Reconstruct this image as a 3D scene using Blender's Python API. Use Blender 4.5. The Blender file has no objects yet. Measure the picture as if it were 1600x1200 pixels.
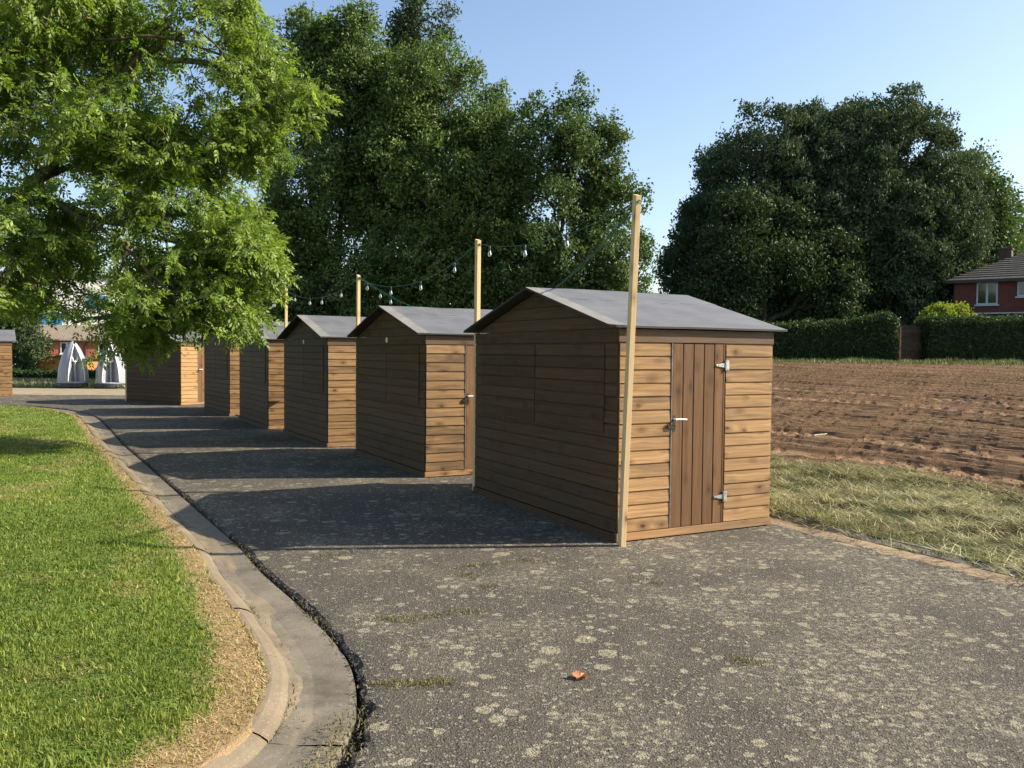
import bpy, math, random
import numpy as np
from mathutils import Vector, Matrix

S = bpy.context.scene
COL = S.collection
random.seed(7)
RNG = np.random.default_rng(11)
PI = math.pi

# ------------------------------------------------------------------ helpers
def tag(o, label=None, cat=None, group=None, kind=None):
    if label: o['label'] = label
    if cat: o['category'] = cat
    if group: o['group'] = group
    if kind: o['kind'] = kind
    return o

def empty(name, loc=(0, 0, 0), rz=0.0):
    o = bpy.data.objects.new(name, None)
    COL.objects.link(o)
    o.location = loc
    o.rotation_euler = (0, 0, rz)
    o.empty_display_size = 0.2
    return o

def link(name, me, parent=None, mats=()):
    o = bpy.data.objects.new(name, me)
    COL.objects.link(o)
    for m in mats:
        me.materials.append(m)
    if parent is not None:
        o.parent = parent
    return o

def copy_tree(o, parent=None):
    c = o.copy()
    COL.objects.link(c)
    c.parent = parent
    for ch in list(o.children):
        copy_tree(ch, c)
    return c

def np_mesh(name, V, F, tone=None, mat_idx=None, smooth=False, uv=None, vattr=None):
    """V (n,3); F (m,k) indices, all faces of k corners; tone per face."""
    V = np.asarray(V, dtype=np.float32)
    F = np.asarray(F, dtype=np.int32)
    me = bpy.data.meshes.new(name)
    me.vertices.add(len(V))
    me.vertices.foreach_set('co', V.ravel())
    m, k = F.shape
    me.loops.add(m * k)
    me.loops.foreach_set('vertex_index', F.ravel())
    me.polygons.add(m)
    me.polygons.foreach_set('loop_start', np.arange(0, m * k, k, dtype=np.int32))
    if mat_idx is not None:
        me.polygons.foreach_set('material_index', np.asarray(mat_idx, dtype=np.int32))
    me.update(calc_edges=True)
    if smooth:
        me.polygons.foreach_set('use_smooth', np.ones(m, dtype=bool))
    else:
        me.polygons.foreach_set('use_smooth', np.zeros(m, dtype=bool))
    if tone is not None:
        a = me.attributes.new('tone', 'FLOAT', 'FACE')
        a.data.foreach_set('value', np.asarray(tone, dtype=np.float32))
    if vattr is not None:
        for nm, arr in vattr.items():
            a = me.attributes.new(nm, 'FLOAT', 'POINT')
            a.data.foreach_set('value', np.asarray(arr, dtype=np.float32))
    if uv is not None:
        l = me.uv_layers.new(name='UVMap')
        l.data.foreach_set('uv', np.asarray(uv, dtype=np.float32).ravel())
    return me

class MB:
    """collects polygons (with uv and tone) for one mesh object"""
    def __init__(s):
        s.v = []; s.f = []; s.uv = []; s.t = []; s.mi = []
    def face(s, pts, uv=None, tone=0.5, mi=0):
        i = len(s.v)
        s.v += [tuple(p) for p in pts]
        s.f.append(list(range(i, i + len(pts))))
        if uv is None:
            p0 = Vector(pts[0]); e = (Vector(pts[1]) - p0)
            L = e.length or 1; e = e / L
            n = e.cross(Vector(pts[-1]) - p0)
            w = n.cross(e); w = w / (w.length or 1)
            uv = [((Vector(p) - p0).dot(e), (Vector(p) - p0).dot(w)) for p in pts]
        s.uv += list(uv); s.t.append(tone); s.mi.append(mi)
    def box(s, a, b, tone=0.5, mi=0, M=None, grain='x'):
        (x0, y0, z0), (x1, y1, z1) = a, b
        P = [Vector(p) for p in ((x0,y0,z0),(x1,y0,z0),(x1,y1,z0),(x0,y1,z0),(x0,y0,z1),(x1,y0,z1),(x1,y1,z1),(x0,y1,z1))]
        ou, ov = random.random() * 20, random.random() * 20
        gi = 'xyz'.index(grain)
        others = [k for k in range(3) if k != gi]
        for q in ((0,3,2,1),(4,5,6,7),(0,1,5,4),(1,2,6,5),(2,3,7,6),(3,0,4,7)):
            pts = [P[k] for k in q]
            uv = [(p[gi] + ou, p[others[0]] + p[others[1]] + ov) for p in pts]
            if M is not None: pts = [M @ p for p in pts]
            s.face(pts, uv, tone, mi)
    def tube(s, pts, radii, n=8, tone=0.5, mi=0, cap=True):
        pts = [Vector(p) for p in pts]
        rings = []
        for i, p in enumerate(pts):
            d = (pts[min(i + 1, len(pts) - 1)] - pts[max(i - 1, 0)]).normalized()
            up = Vector((0, 0, 1)) if abs(d.z) < 0.9 else Vector((1, 0, 0))
            a = d.cross(up).normalized(); b = a.cross(d)
            r = radii[i] if hasattr(radii, '__len__') else radii
            rings.append([p + (a * math.cos(2*PI*k/n) + b * math.sin(2*PI*k/n)) * r for k in range(n)])
        for i in range(len(rings) - 1):
            for k in range(n):
                k2 = (k + 1) % n
                s.face([rings[i][k], rings[i][k2], rings[i+1][k2], rings[i+1][k]], None, tone, mi)
        if cap:
            s.face(list(reversed(rings[0])), None, tone, mi)
            s.face(rings[-1], None, tone, mi)
    def lathe(s, prof, n=16, c=(0, 0, 0), tone=0.5, mi=0):
        for i in range(len(prof) - 1):
            (r0, z0), (r1, z1) = prof[i], prof[i + 1]
            for k in range(n):
                a, b = 2*PI*k/n, 2*PI*(k+1)/n
                s.face([(c[0]+r0*math.cos(a), c[1]+r0*math.sin(a), c[2]+z0), (c[0]+r0*math.cos(b), c[1]+r0*math.sin(b), c[2]+z0),
                        (c[0]+r1*math.cos(b), c[1]+r1*math.sin(b), c[2]+z1), (c[0]+r1*math.cos(a), c[1]+r1*math.sin(a), c[2]+z1)], None, tone, mi)
    def build(s, name, mats, parent=None, smooth=False, weld=False):
        me = bpy.data.meshes.new(name)
        me.from_pydata(s.v, [], s.f)
        if not isinstance(mats, (list, tuple)): mats = [mats]
        l = me.uv_layers.new(name='UVMap')
        l.data.foreach_set('uv', np.array(s.uv, dtype=np.float32).ravel())
        a = me.attributes.new('tone', 'FLOAT', 'FACE')
        a.data.foreach_set('value', np.array(s.t, dtype=np.float32))
        me.polygons.foreach_set('material_index', s.mi)
        if smooth:
            me.polygons.foreach_set('use_smooth', [True] * len(s.f))
        if weld or smooth:
            import bmesh
            bm = bmesh.new(); bm.from_mesh(me)
            bmesh.ops.remove_doubles(bm, verts=bm.verts, dist=1e-5)
            bm.to_mesh(me); bm.free()
        me.update()
        return link(name, me, parent, mats)

def vnoise(x, y, seed=0, octaves=1, gain=0.5):
    """tileable-free value noise on arrays, ~0..1"""
    out = 0; amp = 1; tot = 0
    r = np.random.default_rng(seed)
    T = r.random((256, 256))
    x = np.asarray(x, float); y = np.asarray(y, float)
    for o in range(octaves):
        xi = np.floor(x).astype(int); yi = np.floor(y).astype(int)
        fx = x - xi; fy = y - yi
        fx = fx*fx*(3-2*fx); fy = fy*fy*(3-2*fy)
        g = lambda a, b: T[a % 256, b % 256]
        n = (g(xi,yi)*(1-fx)+g(xi+1,yi)*fx)*(1-fy)+(g(xi,yi+1)*(1-fx)+g(xi+1,yi+1)*fx)*fy
        out = out + n*amp; tot += amp; amp *= gain
        x = x*2.03+17.3; y = y*2.03+9.1
    return out / tot

def smooth(t):
    t = np.clip(t, 0, 1)
    return t*t*(3-2*t)

def catmull(P, step=0.1):
    P = np.array(P, float)
    P = np.vstack([2*P[0]-P[1], P, 2*P[-1]-P[-2]])
    out = []
    for i in range(1, len(P)-2):
        n = max(2, int(np.linalg.norm(P[i+1]-P[i])/step))
        t = np.linspace(0, 1, n, endpoint=False)[:, None]
        out.append(0.5*((2*P[i])+(-P[i-1]+P[i+1])*t+(2*P[i-1]-5*P[i]+4*P[i+1]-P[i+2])*t**2+(-P[i-1]+3*P[i]-3*P[i+1]+P[i+2])*t**3))
    out.append(P[-2][None])
    return np.vstack(out)

# ------------------------------------------------------------------ materials
class NT:
    def __init__(s, name):
        s.m = bpy.data.materials.new(name); s.m.use_nodes = True
        s.t = s.m.node_tree; s.b = s.t.nodes['Principled BSDF']; s.out = s.t.nodes['Material Output']
    def n(s, typ, **kw):
        nd = s.t.nodes.new(typ)
        for k, v in kw.items():
            if k.startswith('i_'):
                key = k[2:]; key = int(key) if key.isdigit() else key.replace('_', ' ')
                s.set(nd.inputs[key], v)
            else: setattr(nd, k, v)
        return nd
    def set(s, sock, v):
        if isinstance(v, bpy.types.NodeSocket): s.t.links.new(v, sock)
        elif isinstance(v, bpy.types.Node): s.t.links.new(v.outputs[0], sock)
        else:
            if isinstance(v, (tuple, list)) and len(v) == 3 and len(sock.default_value) == 4: v = (*v, 1)
            sock.default_value = v
    def base(s, v): s.set(s.b.inputs['Base Color'], v)
    def rough(s, v): s.set(s.b.inputs['Roughness'], v)
    def spec(s, v): s.set(s.b.inputs['Specular IOR Level'], v)
    def bump(s, h, strength=0.3, dist=0.01):
        b = s.n('ShaderNodeBump', i_Strength=strength, i_Distance=dist, i_Height=h)
        s.t.links.new(b.outputs[0], s.b.inputs['Normal']); return b
    def noise(s, vec, scale, detail=4, rough=0.55, dist=0.0):
        return s.n('ShaderNodeTexNoise', i_Vector=vec, i_Scale=scale, i_Detail=detail, i_Roughness=rough, i_Distortion=dist).outputs['Fac']
    def vor(s, vec, scale, feature='F1', out='Distance', rnd=1.0):
        nd = s.n('ShaderNodeTexVoronoi', feature=feature, i_Vector=vec, i_Scale=scale, i_Randomness=rnd)
        return nd.outputs[out]
    def ramp(s, fac, stops, interp='LINEAR'):
        nd = s.n('ShaderNodeValToRGB', i_Fac=fac); r = nd.color_ramp; r.interpolation = interp
        while len(r.elements) < len(stops): r.elements.new(0.5)
        for e, (p, c) in zip(r.elements, stops):
            e.position = p
            e.color = (*c, 1) if isinstance(c, (tuple, list)) else (c, c, c, 1)
        return nd.outputs['Color']
    def mix(s, fac, a, b, mode='MIX'):
        nd = s.n('ShaderNodeMix', data_type='RGBA', blend_type=mode)
        s.set(nd.inputs[0], fac); s.set(nd.inputs[6], a); s.set(nd.inputs[7], b)
        return nd.outputs[2]
    def math(s, op, a, b=0.0, clamp=False):
        nd = s.n('ShaderNodeMath', operation=op, use_clamp=clamp); s.set(nd.inputs[0], a); s.set(nd.inputs[1], b)
        return nd.outputs[0]
    def mapr(s, v, a, b, c=0.0, d=1.0):
        nd = s.n('ShaderNodeMapRange', i_0=v, i_1=a, i_2=b, i_3=c, i_4=d); return nd.outputs[0]
    def attr(s, name): return s.n('ShaderNodeAttribute', attribute_name=name).outputs['Fac']
    def pos(s): return s.n('ShaderNodeNewGeometry').outputs['Position']
    def obj(s): return s.n('ShaderNodeTexCoord').outputs['Object']
    def uv(s): return s.n('ShaderNodeTexCoord').outputs['UV']
    def scale(s, vec, sc):
        return s.n('ShaderNodeVectorMath', operation='MULTIPLY', i_0=vec, i_1=sc).outputs[0]

def plain(name, col, rough=0.6, metal=0.0, var=0.0, scale=8, spec=0.4):
    m = NT(name)
    if var:
        f = m.noise(m.obj(), scale, 5)
        m.base(m.ramp(f, [(0.3, tuple(c*(1-var) for c in col)), (0.7, tuple(min(1, c*(1+var)) for c in col))]))
        m.bump(f, 0.15, 0.005)
    else: m.base(col)
    m.rough(rough); m.spec(spec); m.set(m.b.inputs['Metallic'], metal)
    return m.m

def wood(name, dark, mid, light, knot=(0.06, 0.03, 0.015), grey=(0.16, 0.12, 0.085), greyamt=0.5, rough=0.72):
    m = NT(name)
    uv = m.uv(); tone = m.attr('tone')
    warp = m.noise(m.scale(uv, (1.6, 7, 1)), 1.0, 2)
    wv = m.n('ShaderNodeVectorMath', operation='MULTIPLY_ADD', i_0=m.n('ShaderNodeCombineXYZ', i_Y=warp).outputs[0], i_1=(0, 0.09, 0), i_2=uv).outputs[0]
    grain = m.noise(m.scale(wv, (1.1, 42, 1)), 1.0, 6, 0.6)
    fine = m.noise(m.scale(wv, (9, 260, 1)), 1.0, 3, 0.6)
    c = m.ramp(grain, [(0.28, dark), (0.5, mid), (0.72, light)])
    c = m.mix(m.mapr(fine, 0.3, 0.75, 0.0, 0.35), c, dark)
    # grey brown weathering streaks, strongest on some boards
    st = m.noise(m.scale(wv, (1.3, 9, 1)), 1.0, 3)
    amt = m.math('MULTIPLY', m.mapr(st, 0.48, 0.62), m.mapr(tone, 0.25, 0.9, 1.0, 0.25), True)
    c = m.mix(m.math('MULTIPLY', amt, greyamt), c, grey)
    # knots
    kd = m.n('ShaderNodeTexVoronoi', feature='F1', i_Vector=m.scale(wv, (4.6, 8.6, 1)), i_Scale=1.0)
    k = m.mapr(kd.outputs['Distance'], 0.06, 0.17, 1.0, 0.0)
    ksel = m.math('GREATER_THAN', m.n('ShaderNodeSeparateColor', i_0=kd.outputs['Color']).outputs[0], 0.55)
    halo = m.mapr(kd.outputs['Distance'], 0.1, 0.46, 0.8, 0.0)
    c = m.mix(m.math('MULTIPLY', halo, ksel), c, m.mix(0.5, dark, knot))
    c = m.mix(m.math('MULTIPLY', k, ksel), c, knot)
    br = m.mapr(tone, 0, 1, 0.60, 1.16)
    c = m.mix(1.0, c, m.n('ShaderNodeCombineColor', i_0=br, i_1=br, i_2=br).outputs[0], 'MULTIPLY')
    m.base(c); m.rough(rough); m.spec(0.25)
    m.bump(grain, 0.35, 0.004)
    return m.m

M = {}
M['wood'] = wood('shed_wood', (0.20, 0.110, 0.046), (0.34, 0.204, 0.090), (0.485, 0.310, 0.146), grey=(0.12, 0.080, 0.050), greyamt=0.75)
M['doorwood'] = wood('door_wood', (0.115, 0.054, 0.021), (0.18, 0.090, 0.036), (0.24, 0.126, 0.053), greyamt=0.3)
M['fascia'] = wood('fascia_wood', (0.10, 0.060, 0.034), (0.145, 0.090, 0.052), (0.19, 0.122, 0.072))
M['gable'] = wood('shaded_gable_wood', (0.062, 0.032, 0.014), (0.098, 0.054, 0.025), (0.138, 0.079, 0.038), grey=(0.078, 0.056, 0.037), greyamt=0.7)  # brown boards of the shaded end, part of the shade put into this colour
M['newwood'] = wood('new_pine', (0.60, 0.41, 0.20), (0.68, 0.48, 0.25), (0.74, 0.55, 0.31), knot=(0.22, 0.11, 0.05), greyamt=0.1)
M['plinth'] = wood('plinth_wood', (0.25, 0.13, 0.055), (0.38, 0.215, 0.095), (0.48, 0.29, 0.13), greyamt=0.7)
M['dark'] = plain('dark_gap', (0.012, 0.010, 0.008), 0.9)
M['zinc'] = plain('zinc_metal', (0.55, 0.56, 0.57), 0.38, 0.8, 0.15, 30)
M['iron'] = plain('dark_iron', (0.05, 0.045, 0.04), 0.5, 0.6, 0.3, 30)
M['edge'] = plain('galvanised_edge', (0.14, 0.135, 0.13), 0.6, 0.3, 0.4, 12)
M['white'] = plain('white_paint', (0.78, 0.78, 0.76), 0.4, 0, 0.04, 6)
M['tagw'] = plain('white_tag', (0.75, 0.74, 0.70), 0.5)
M['cable'] = plain('green_cable', (0.010, 0.10, 0.055), 0.4)
M['socket'] = plain('black_socket', (0.015, 0.02, 0.018), 0.4)

def m_felt():
    m = NT('roof_felt'); p = m.obj()
    n1 = m.noise(p, 2.3, 5, 0.6); n2 = m.noise(p, 260, 2); n3 = m.noise(m.scale(p, (1, 6, 6)), 1.4, 3)
    c = m.ramp(n1, [(0.3, (0.092, 0.095, 0.104)), (0.7, (0.140, 0.143, 0.150))])
    c = m.mix(m.mapr(n3, 0.5, 0.75, 0, 0.45), c, (0.175, 0.172, 0.168))
    c = m.mix(m.mapr(n2, 0.45, 0.7, 0, 0.3), c, (0.06, 0.06, 0.065))
    m.base(c); m.rough(0.62); m.spec(0.5); m.bump(n2, 0.2, 0.002)
    return m.m
M['felt'] = m_felt()
def m_felt2():
    m = NT('roof_felt_strip'); p = m.obj()
    n1 = m.noise(p, 5, 5, 0.6); n2 = m.noise(p, 260, 2)
    c = m.ramp(n1, [(0.3, (0.15, 0.145, 0.135)), (0.7, (0.22, 0.21, 0.19))])
    c = m.mix(m.mapr(n2, 0.45, 0.7, 0, 0.3), c, (0.08, 0.08, 0.08))
    m.base(c); m.rough(0.7); m.bump(n2, 0.2, 0.002)
    return m.m
M['felt2'] = m_felt2()
M['feltunder'] = plain('felt_underside', (0.05, 0.042, 0.036), 0.85, 0, 0.2, 5)

def m_asphalt():
    m = NT('asphalt'); p = m.pos()
    big = m.noise(p, 0.55, 4, 0.55); mid = m.noise(p, 3.0, 4, 0.6)
    ag = m.n('ShaderNodeTexVoronoi', feature='F1', i_Vector=p, i_Scale=115.0)
    agc = m.n('ShaderNodeSeparateColor', i_0=ag.outputs['Color']).outputs[0]
    fine = m.noise(p, 70, 4, 0.7)
    c = m.ramp(fine, [(0.25, (0.031, 0.027, 0.022)), (0.5, (0.078, 0.069, 0.057)), (0.78, (0.145, 0.128, 0.106))])
    c = m.mix(m.mapr(agc, 0.92, 0.97, 0, 0.6), c, (0.32, 0.285, 0.23))
    c = m.mix(m.mapr(agc, 0.12, 0.04, 0, 0.8), c, (0.018, 0.016, 0.016))
    # mortar-like pale dust
    c = m.mix(m.mapr(mid, 0.45, 0.75, 0, 0.4), c, (0.130, 0.110, 0.085))
    # lichen rosettes, two sizes, thick in patches
    wp = m.n('ShaderNodeVectorMath', operation='MULTIPLY_ADD', i_0=m.n('ShaderNodeTexNoise', i_Vector=p, i_Scale=22.0, i_Detail=3.0).outputs['Color'], i_1=(0.055, 0.055, 0), i_2=p).outputs[0]
    sx_ = m.n('ShaderNodeSeparateXYZ', i_0=p).outputs
    zone = m.math('ADD', m.noise(m.scale(p, (1, 1, 0)), 0.75, 3, 0.6), m.math('ADD', m.mapr(sx_[0], -1.5, 2.0, -0.045, 0.03), m.mapr(sx_[1], 5.5, 10.0, 0.0, 0.05)))
    hole = m.noise(p, 38, 3, 0.65)
    lich = None
    for sc, lo, hi, zo in ((5.2, 0.25, 0.36, 0.50), (9.5, 0.30, 0.42, 0.45), (24.0, 0.30, 0.44, 0.38)):
        v = m.n('ShaderNodeTexVoronoi', feature='F1', i_Vector=wp, i_Scale=sc)
        sel = m.n('ShaderNodeSeparateColor', i_0=v.outputs['Color']).outputs[1]
        rad = m.math('MULTIPLY', sel, hi)
        inside = m.math('LESS_THAN', v.outputs['Distance'], rad)
        zz = m.math('GREATER_THAN', m.math('ADD', zone, m.math('MULTIPLY', m.n('ShaderNodeSeparateColor', i_0=v.outputs['Color']).outputs[2], 0.30)), zo + 0.19)
        f = m.math('MULTIPLY', inside, zz)
        lich = f if lich is None else m.math('MAXIMUM', lich, f)
    lf = m.math('MULTIPLY', lich, m.mapr(hole, 0.36, 0.56, 0.1, 0.92))
    lc = m.mix(m.noise(p, 14, 3), (0.215, 0.195, 0.13), (0.335, 0.305, 0.215))
    # crusty fine lichen that covers everything in the pale zones
    crust = m.math('MULTIPLY', m.mapr(zone, 0.46, 0.60, 0, 1), m.mapr(m.noise(p, 24, 6, 0.75), 0.49, 0.57, 0, 0.8))
    c = m.mix(crust, c, (0.20, 0.178, 0.128))
    c = m.mix(lf, c, lc)
    m.base(c); m.rough(0.9); m.spec(0.12)
    h = m.math('ADD', m.math('MULTIPLY', ag.outputs['Distance'], 0.8), m.math('MULTIPLY', fine, 0.6))
    m.bump(h, 0.7, 0.010)
    return m.m
M['asphalt'] = m_asphalt()

def m_concrete(name, a, b, stain):
    m = NT(name); p = m.pos()
    n1 = m.noise(p, 2.2, 5, 0.6); n2 = m.noise(p, 60, 4, 0.7); n3 = m.noise(p, 7, 4, 0.6)
    c = m.ramp(n1, [(0.3, a), (0.7, b)])
    c = m.mix(m.mapr(n3, 0.5, 0.72, 0, 0.6), c, stain)
    c = m.mix(m.mapr(n2, 0.4, 0.7, 0, 0.25), c, (0.06, 0.055, 0.045))
    v = m.n('ShaderNodeTexVoronoi', feature='F1', i_Vector=p, i_Scale=130.0)
    sp = m.n('ShaderNodeSeparateColor', i_0=v.outputs['Color']).outputs[0]
    c = m.mix(m.mapr(sp, 0.94, 0.98, 0, 0.25), c, (0.40, 0.37, 0.31))
    c = m.mix(m.mapr(m.noise(p, 1.3, 5, 0.7), 0.52, 0.66, 0, 0.55), c, tuple(x*0.72 for x in stain))
    m.base(c); m.rough(0.85); m.spec(0.25); m.bump(n2, 0.35, 0.006)
    return m.m
M['gutter'] = m_concrete('gutter_concrete', (0.130, 0.111, 0.084), (0.205, 0.178, 0.134), (0.092, 0.078, 0.057))
M['kerb'] = m_concrete('kerb_concrete', (0.145, 0.116, 0.078), (0.215, 0.175, 0.118), (0.19, 0.14, 0.085))
M['kerbgrey'] = m_concrete('grey_kerb_concrete', (0.15, 0.13, 0.10), (0.23, 0.20, 0.155), (0.09, 0.075, 0.05))
M['path'] = m_concrete('pale_paving', (0.25, 0.21, 0.14), (0.33, 0.28, 0.19), (0.19, 0.155, 0.10))
M['sand'] = m_concrete('sand', (0.26, 0.19, 0.115), (0.36, 0.27, 0.165), (0.19, 0.145, 0.092))

M['gsand'] = m_concrete('gutter_sand', (0.165, 0.132, 0.088), (0.24, 0.192, 0.128), (0.13, 0.10, 0.064))
def m_soil(name, a, b, c2, speck=True, sc=1.0):
    m = NT(name); p = m.pos()
    n1 = m.noise(p, 1.1*sc, 4, 0.6); n2 = m.noise(p, 14*sc, 5, 0.7); n3 = m.noise(p, 55*sc, 3, 0.7)
    c = m.ramp(n2, [(0.3, a), (0.7, b)])
    c = m.mix(m.mapr(n1, 0.35, 0.7, 0, 0.5), c, c2)
    if speck:
        v = m.n('ShaderNodeTexVoronoi', feature='F1', i_Vector=p, i_Scale=11.0)
        s = m.n('ShaderNodeSeparateColor', i_0=v.outputs['Color']).outputs[0]
        f = m.math('MULTIPLY', m.math('GREATER_THAN', s, 0.86), m.mapr(v.outputs['Distance'], 0.12, 0.2, 1, 0))
        c = m.mix(m.math('MULTIPLY', f, 0.6), c, (0.34, 0.28, 0.20))
    if speck: c = m.mix(m.math('MULTIPLY', m.attr('furrow_shade'), 0.5), c, (0.052, 0.030, 0.017))  # dark soil rows, with the shade of furrows and clods put into the colour
    if speck: c = m.mix(m.math('MULTIPLY', m.attr('lane'), 0.55), c, (0.27, 0.175, 0.098))
    m.base(c); m.rough(0.95); m.spec(0.1)
    m.bump(m.math('ADD', n2, n3), 0.7, 0.03)
    return m.m
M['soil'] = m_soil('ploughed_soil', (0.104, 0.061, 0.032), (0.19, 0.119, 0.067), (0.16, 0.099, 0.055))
M['dirt'] = m_soil('dirt', (0.03, 0.025, 0.018), (0.07, 0.055, 0.04), (0.05, 0.04, 0.03), False, 2)
M['earth'] = m_soil('rough_grass_ground', (0.030, 0.045, 0.016), (0.075, 0.085, 0.035), (0.06, 0.07, 0.03), False)

def m_lawn():
    m = NT('lawn_ground'); p = m.pos()
    e = m.attr('dry')
    n2 = m.noise(p, 9, 5, 0.7); n3 = m.noise(p, 60, 3, 0.7)
    g = m.ramp(n2, [(0.3, (0.075, 0.125, 0.020)), (0.7, (0.165, 0.22, 0.042))])
    d = m.ramp(n3, [(0.3, (0.16, 0.11, 0.05)), (0.7, (0.33, 0.235, 0.125))])
    d = m.mix(m.mapr(m.noise(p, 3.5, 4, 0.6), 0.45, 0.65), d, (0.30, 0.205, 0.115))
    c = m.mix(e, g, d)
    m.base(c); m.rough(0.95); m.spec(0.1); m.bump(n3, 0.6, 0.02)
    return m.m
M['lawn'] = m_lawn()

def m_leaf(name, stops, trans=0.35, rough=0.45, spec=0.35, tcol=(1.25, 1.35, 0.55)):
    m = NT(name); t = m.attr('tone')
    c = m.ramp(t, stops)
    m.base(c); m.rough(rough); m.spec(spec)
    tr = m.n('ShaderNodeBsdfTranslucent', i_Color=m.mix(1.0, c, tcol, 'MULTIPLY'))
    mx = m.n('ShaderNodeMixShader', i_0=trans)
    m.t.links.new(m.b.outputs[0], mx.inputs[1]); m.t.links.new(tr.outputs[0], mx.inputs[2])
    m.t.links.new(mx.outputs[0], m.out.inputs['Surface'])
    return m.m
M['ash'] = m_leaf('ash_leaf', [(0, (0.085, 0.150, 0.022)), (0.6, (0.175, 0.255, 0.045)), (1, (0.29, 0.375, 0.10))], 0.45, 0.45, 0.3, (1.2, 1.25, 0.6))
M['maple'] = m_leaf('maple_leaf', [(0, (0.056, 0.098, 0.026)), (0.6, (0.110, 0.170, 0.046)), (1, (0.20, 0.27, 0.088))], 0.32, 0.5, 0.25, (1.15, 1.2, 0.6))
M['poplar'] = m_leaf('poplar_leaf', [(0, (0.034, 0.058, 0.026)), (1, (0.080, 0.115, 0.048))], 0.25, 0.55, 0.2, (1.1, 1.15, 0.6))
M['alder'] = m_leaf('alder_leaf', [(0, (0.048, 0.088, 0.026)), (1, (0.125, 0.185, 0.056))], 0.28, 0.5, 0.25, (1.1, 1.15, 0.6))
M['chestnut'] = m_leaf('chestnut_leaf', [(0, (0.044, 0.072, 0.040)), (0.7, (0.076, 0.112, 0.056)), (1, (0.105, 0.142, 0.072))], 0.2, 0.6, 0.12, (1.1, 1.15, 0.6))
M['hornbeam'] = m_leaf('hornbeam_leaf', [(0, (0.030, 0.056, 0.022)), (1, (0.068, 0.108, 0.036))], 0.22, 0.55, 0.2, (1.1, 1.15, 0.6))
M['hedge'] = m_leaf('hedge_leaf', [(0, (0.016, 0.036, 0.012)), (1, (0.060, 0.105, 0.024))], 0.28)
M['lime'] = m_leaf('lime_shrub_leaf', [(0, (0.12, 0.17, 0.018)), (1, (0.30, 0.33, 0.045))], 0.35)
M['pale'] = m_leaf('pale_green_leaf', [(0, (0.06, 0.10, 0.025)), (1, (0.13, 0.19, 0.06))], 0.4)
M['grass'] = m_leaf('grass_blade', [(0, (0.062, 0.104, 0.016)), (0.45, (0.190, 0.238, 0.042)), (0.62, (0.29, 0.335, 0.075)), (0.72, (0.34, 0.26, 0.12)), (1, (0.46, 0.33, 0.17))], 0.3, 0.55, 0.25, (1.2, 1.25, 0.6))
M['hay'] = m_leaf('cut_hay', [(0, (0.055, 0.082, 0.028)), (0.4, (0.20, 0.205, 0.092)), (0.75, (0.41, 0.375, 0.20)), (1, (0.60, 0.53, 0.32))], 0.25, 0.6, 0.25, (1.1, 1.1, 0.7))
M['clod'] = m_leaf('earth_clod', [(0, (0.045, 0.027, 0.015)), (0.6, (0.12, 0.073, 0.040)), (1, (0.26, 0.17, 0.10))], 0.0, 0.95, 0.1)
M['moss'] = m_leaf('moss', [(0, (0.03, 0.030, 0.014)), (0.5, (0.12, 0.110, 0.045)), (1, (0.27, 0.235, 0.105))], 0.15, 0.8, 0.1)
M['dryleaf'] = m_leaf('dry_leaf', [(0, (0.30, 0.12, 0.05)), (1, (0.42, 0.17, 0.07))], 0.2)

def m_bark(name, a, b, lichen=None):
    m = NT(name); p = m.obj()
    n = m.noise(m.scale(p, (1, 1, 0.3)), 14, 5, 0.65); n2 = m.noise(p, 3, 4)
    c = m.ramp(n, [(0.3, a), (0.7, b)])
    if lichen: c = m.mix(m.mapr(n2, 0.52, 0.66, 0, 0.75), c, lichen)
    m.base(c); m.rough(0.9); m.spec(0.15); m.bump(n, 0.6, 0.03)
    return m.m
M['ashbark'] = m_bark('ash_bark', (0.045, 0.038, 0.028), (0.12, 0.10, 0.07), (0.25, 0.19, 0.055))
M['bark'] = m_bark('bark', (0.035, 0.030, 0.022), (0.09, 0.075, 0.055))

def m_brick(name, c1, c2, mortar, sc=1.0):
    m = NT(name); uv = m.uv()
    b = m.n('ShaderNodeTexBrick', i_Vector=uv, i_Color1=(*c1, 1), i_Color2=(*c2, 1), i_Mortar=(*mortar, 1), i_Scale=1.0/sc)
    b.inputs['Mortar Size'].default_value = 0.006; b.inputs['Brick Width'].default_value = 0.22; b.inputs['Row Height'].default_value = 0.15
    n = m.noise(m.obj(), 1.5, 4); n2 = m.noise(m.obj(), 18, 3)
    c = m.mix(m.mapr(n, 0.3, 0.75, 0, 0.35), b.outputs['Color'], tuple(x*0.7 for x in c1))
    c = m.mix(m.mapr(n2, 0.4, 0.7, 0, 0.25), c, tuple(min(1, x*1.3) for x in c2))
    m.base(c); m.rough(0.85); m.spec(0.2)
    return m.m
M['brick'] = m_brick('red_brick', (0.40, 0.115, 0.062), (0.47, 0.15, 0.085), (0.34, 0.20, 0.14))
M['brickdark'] = m_brick('dark_red_brick', (0.135, 0.046, 0.034), (0.17, 0.058, 0.043), (0.13, 0.08, 0.064))

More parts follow.
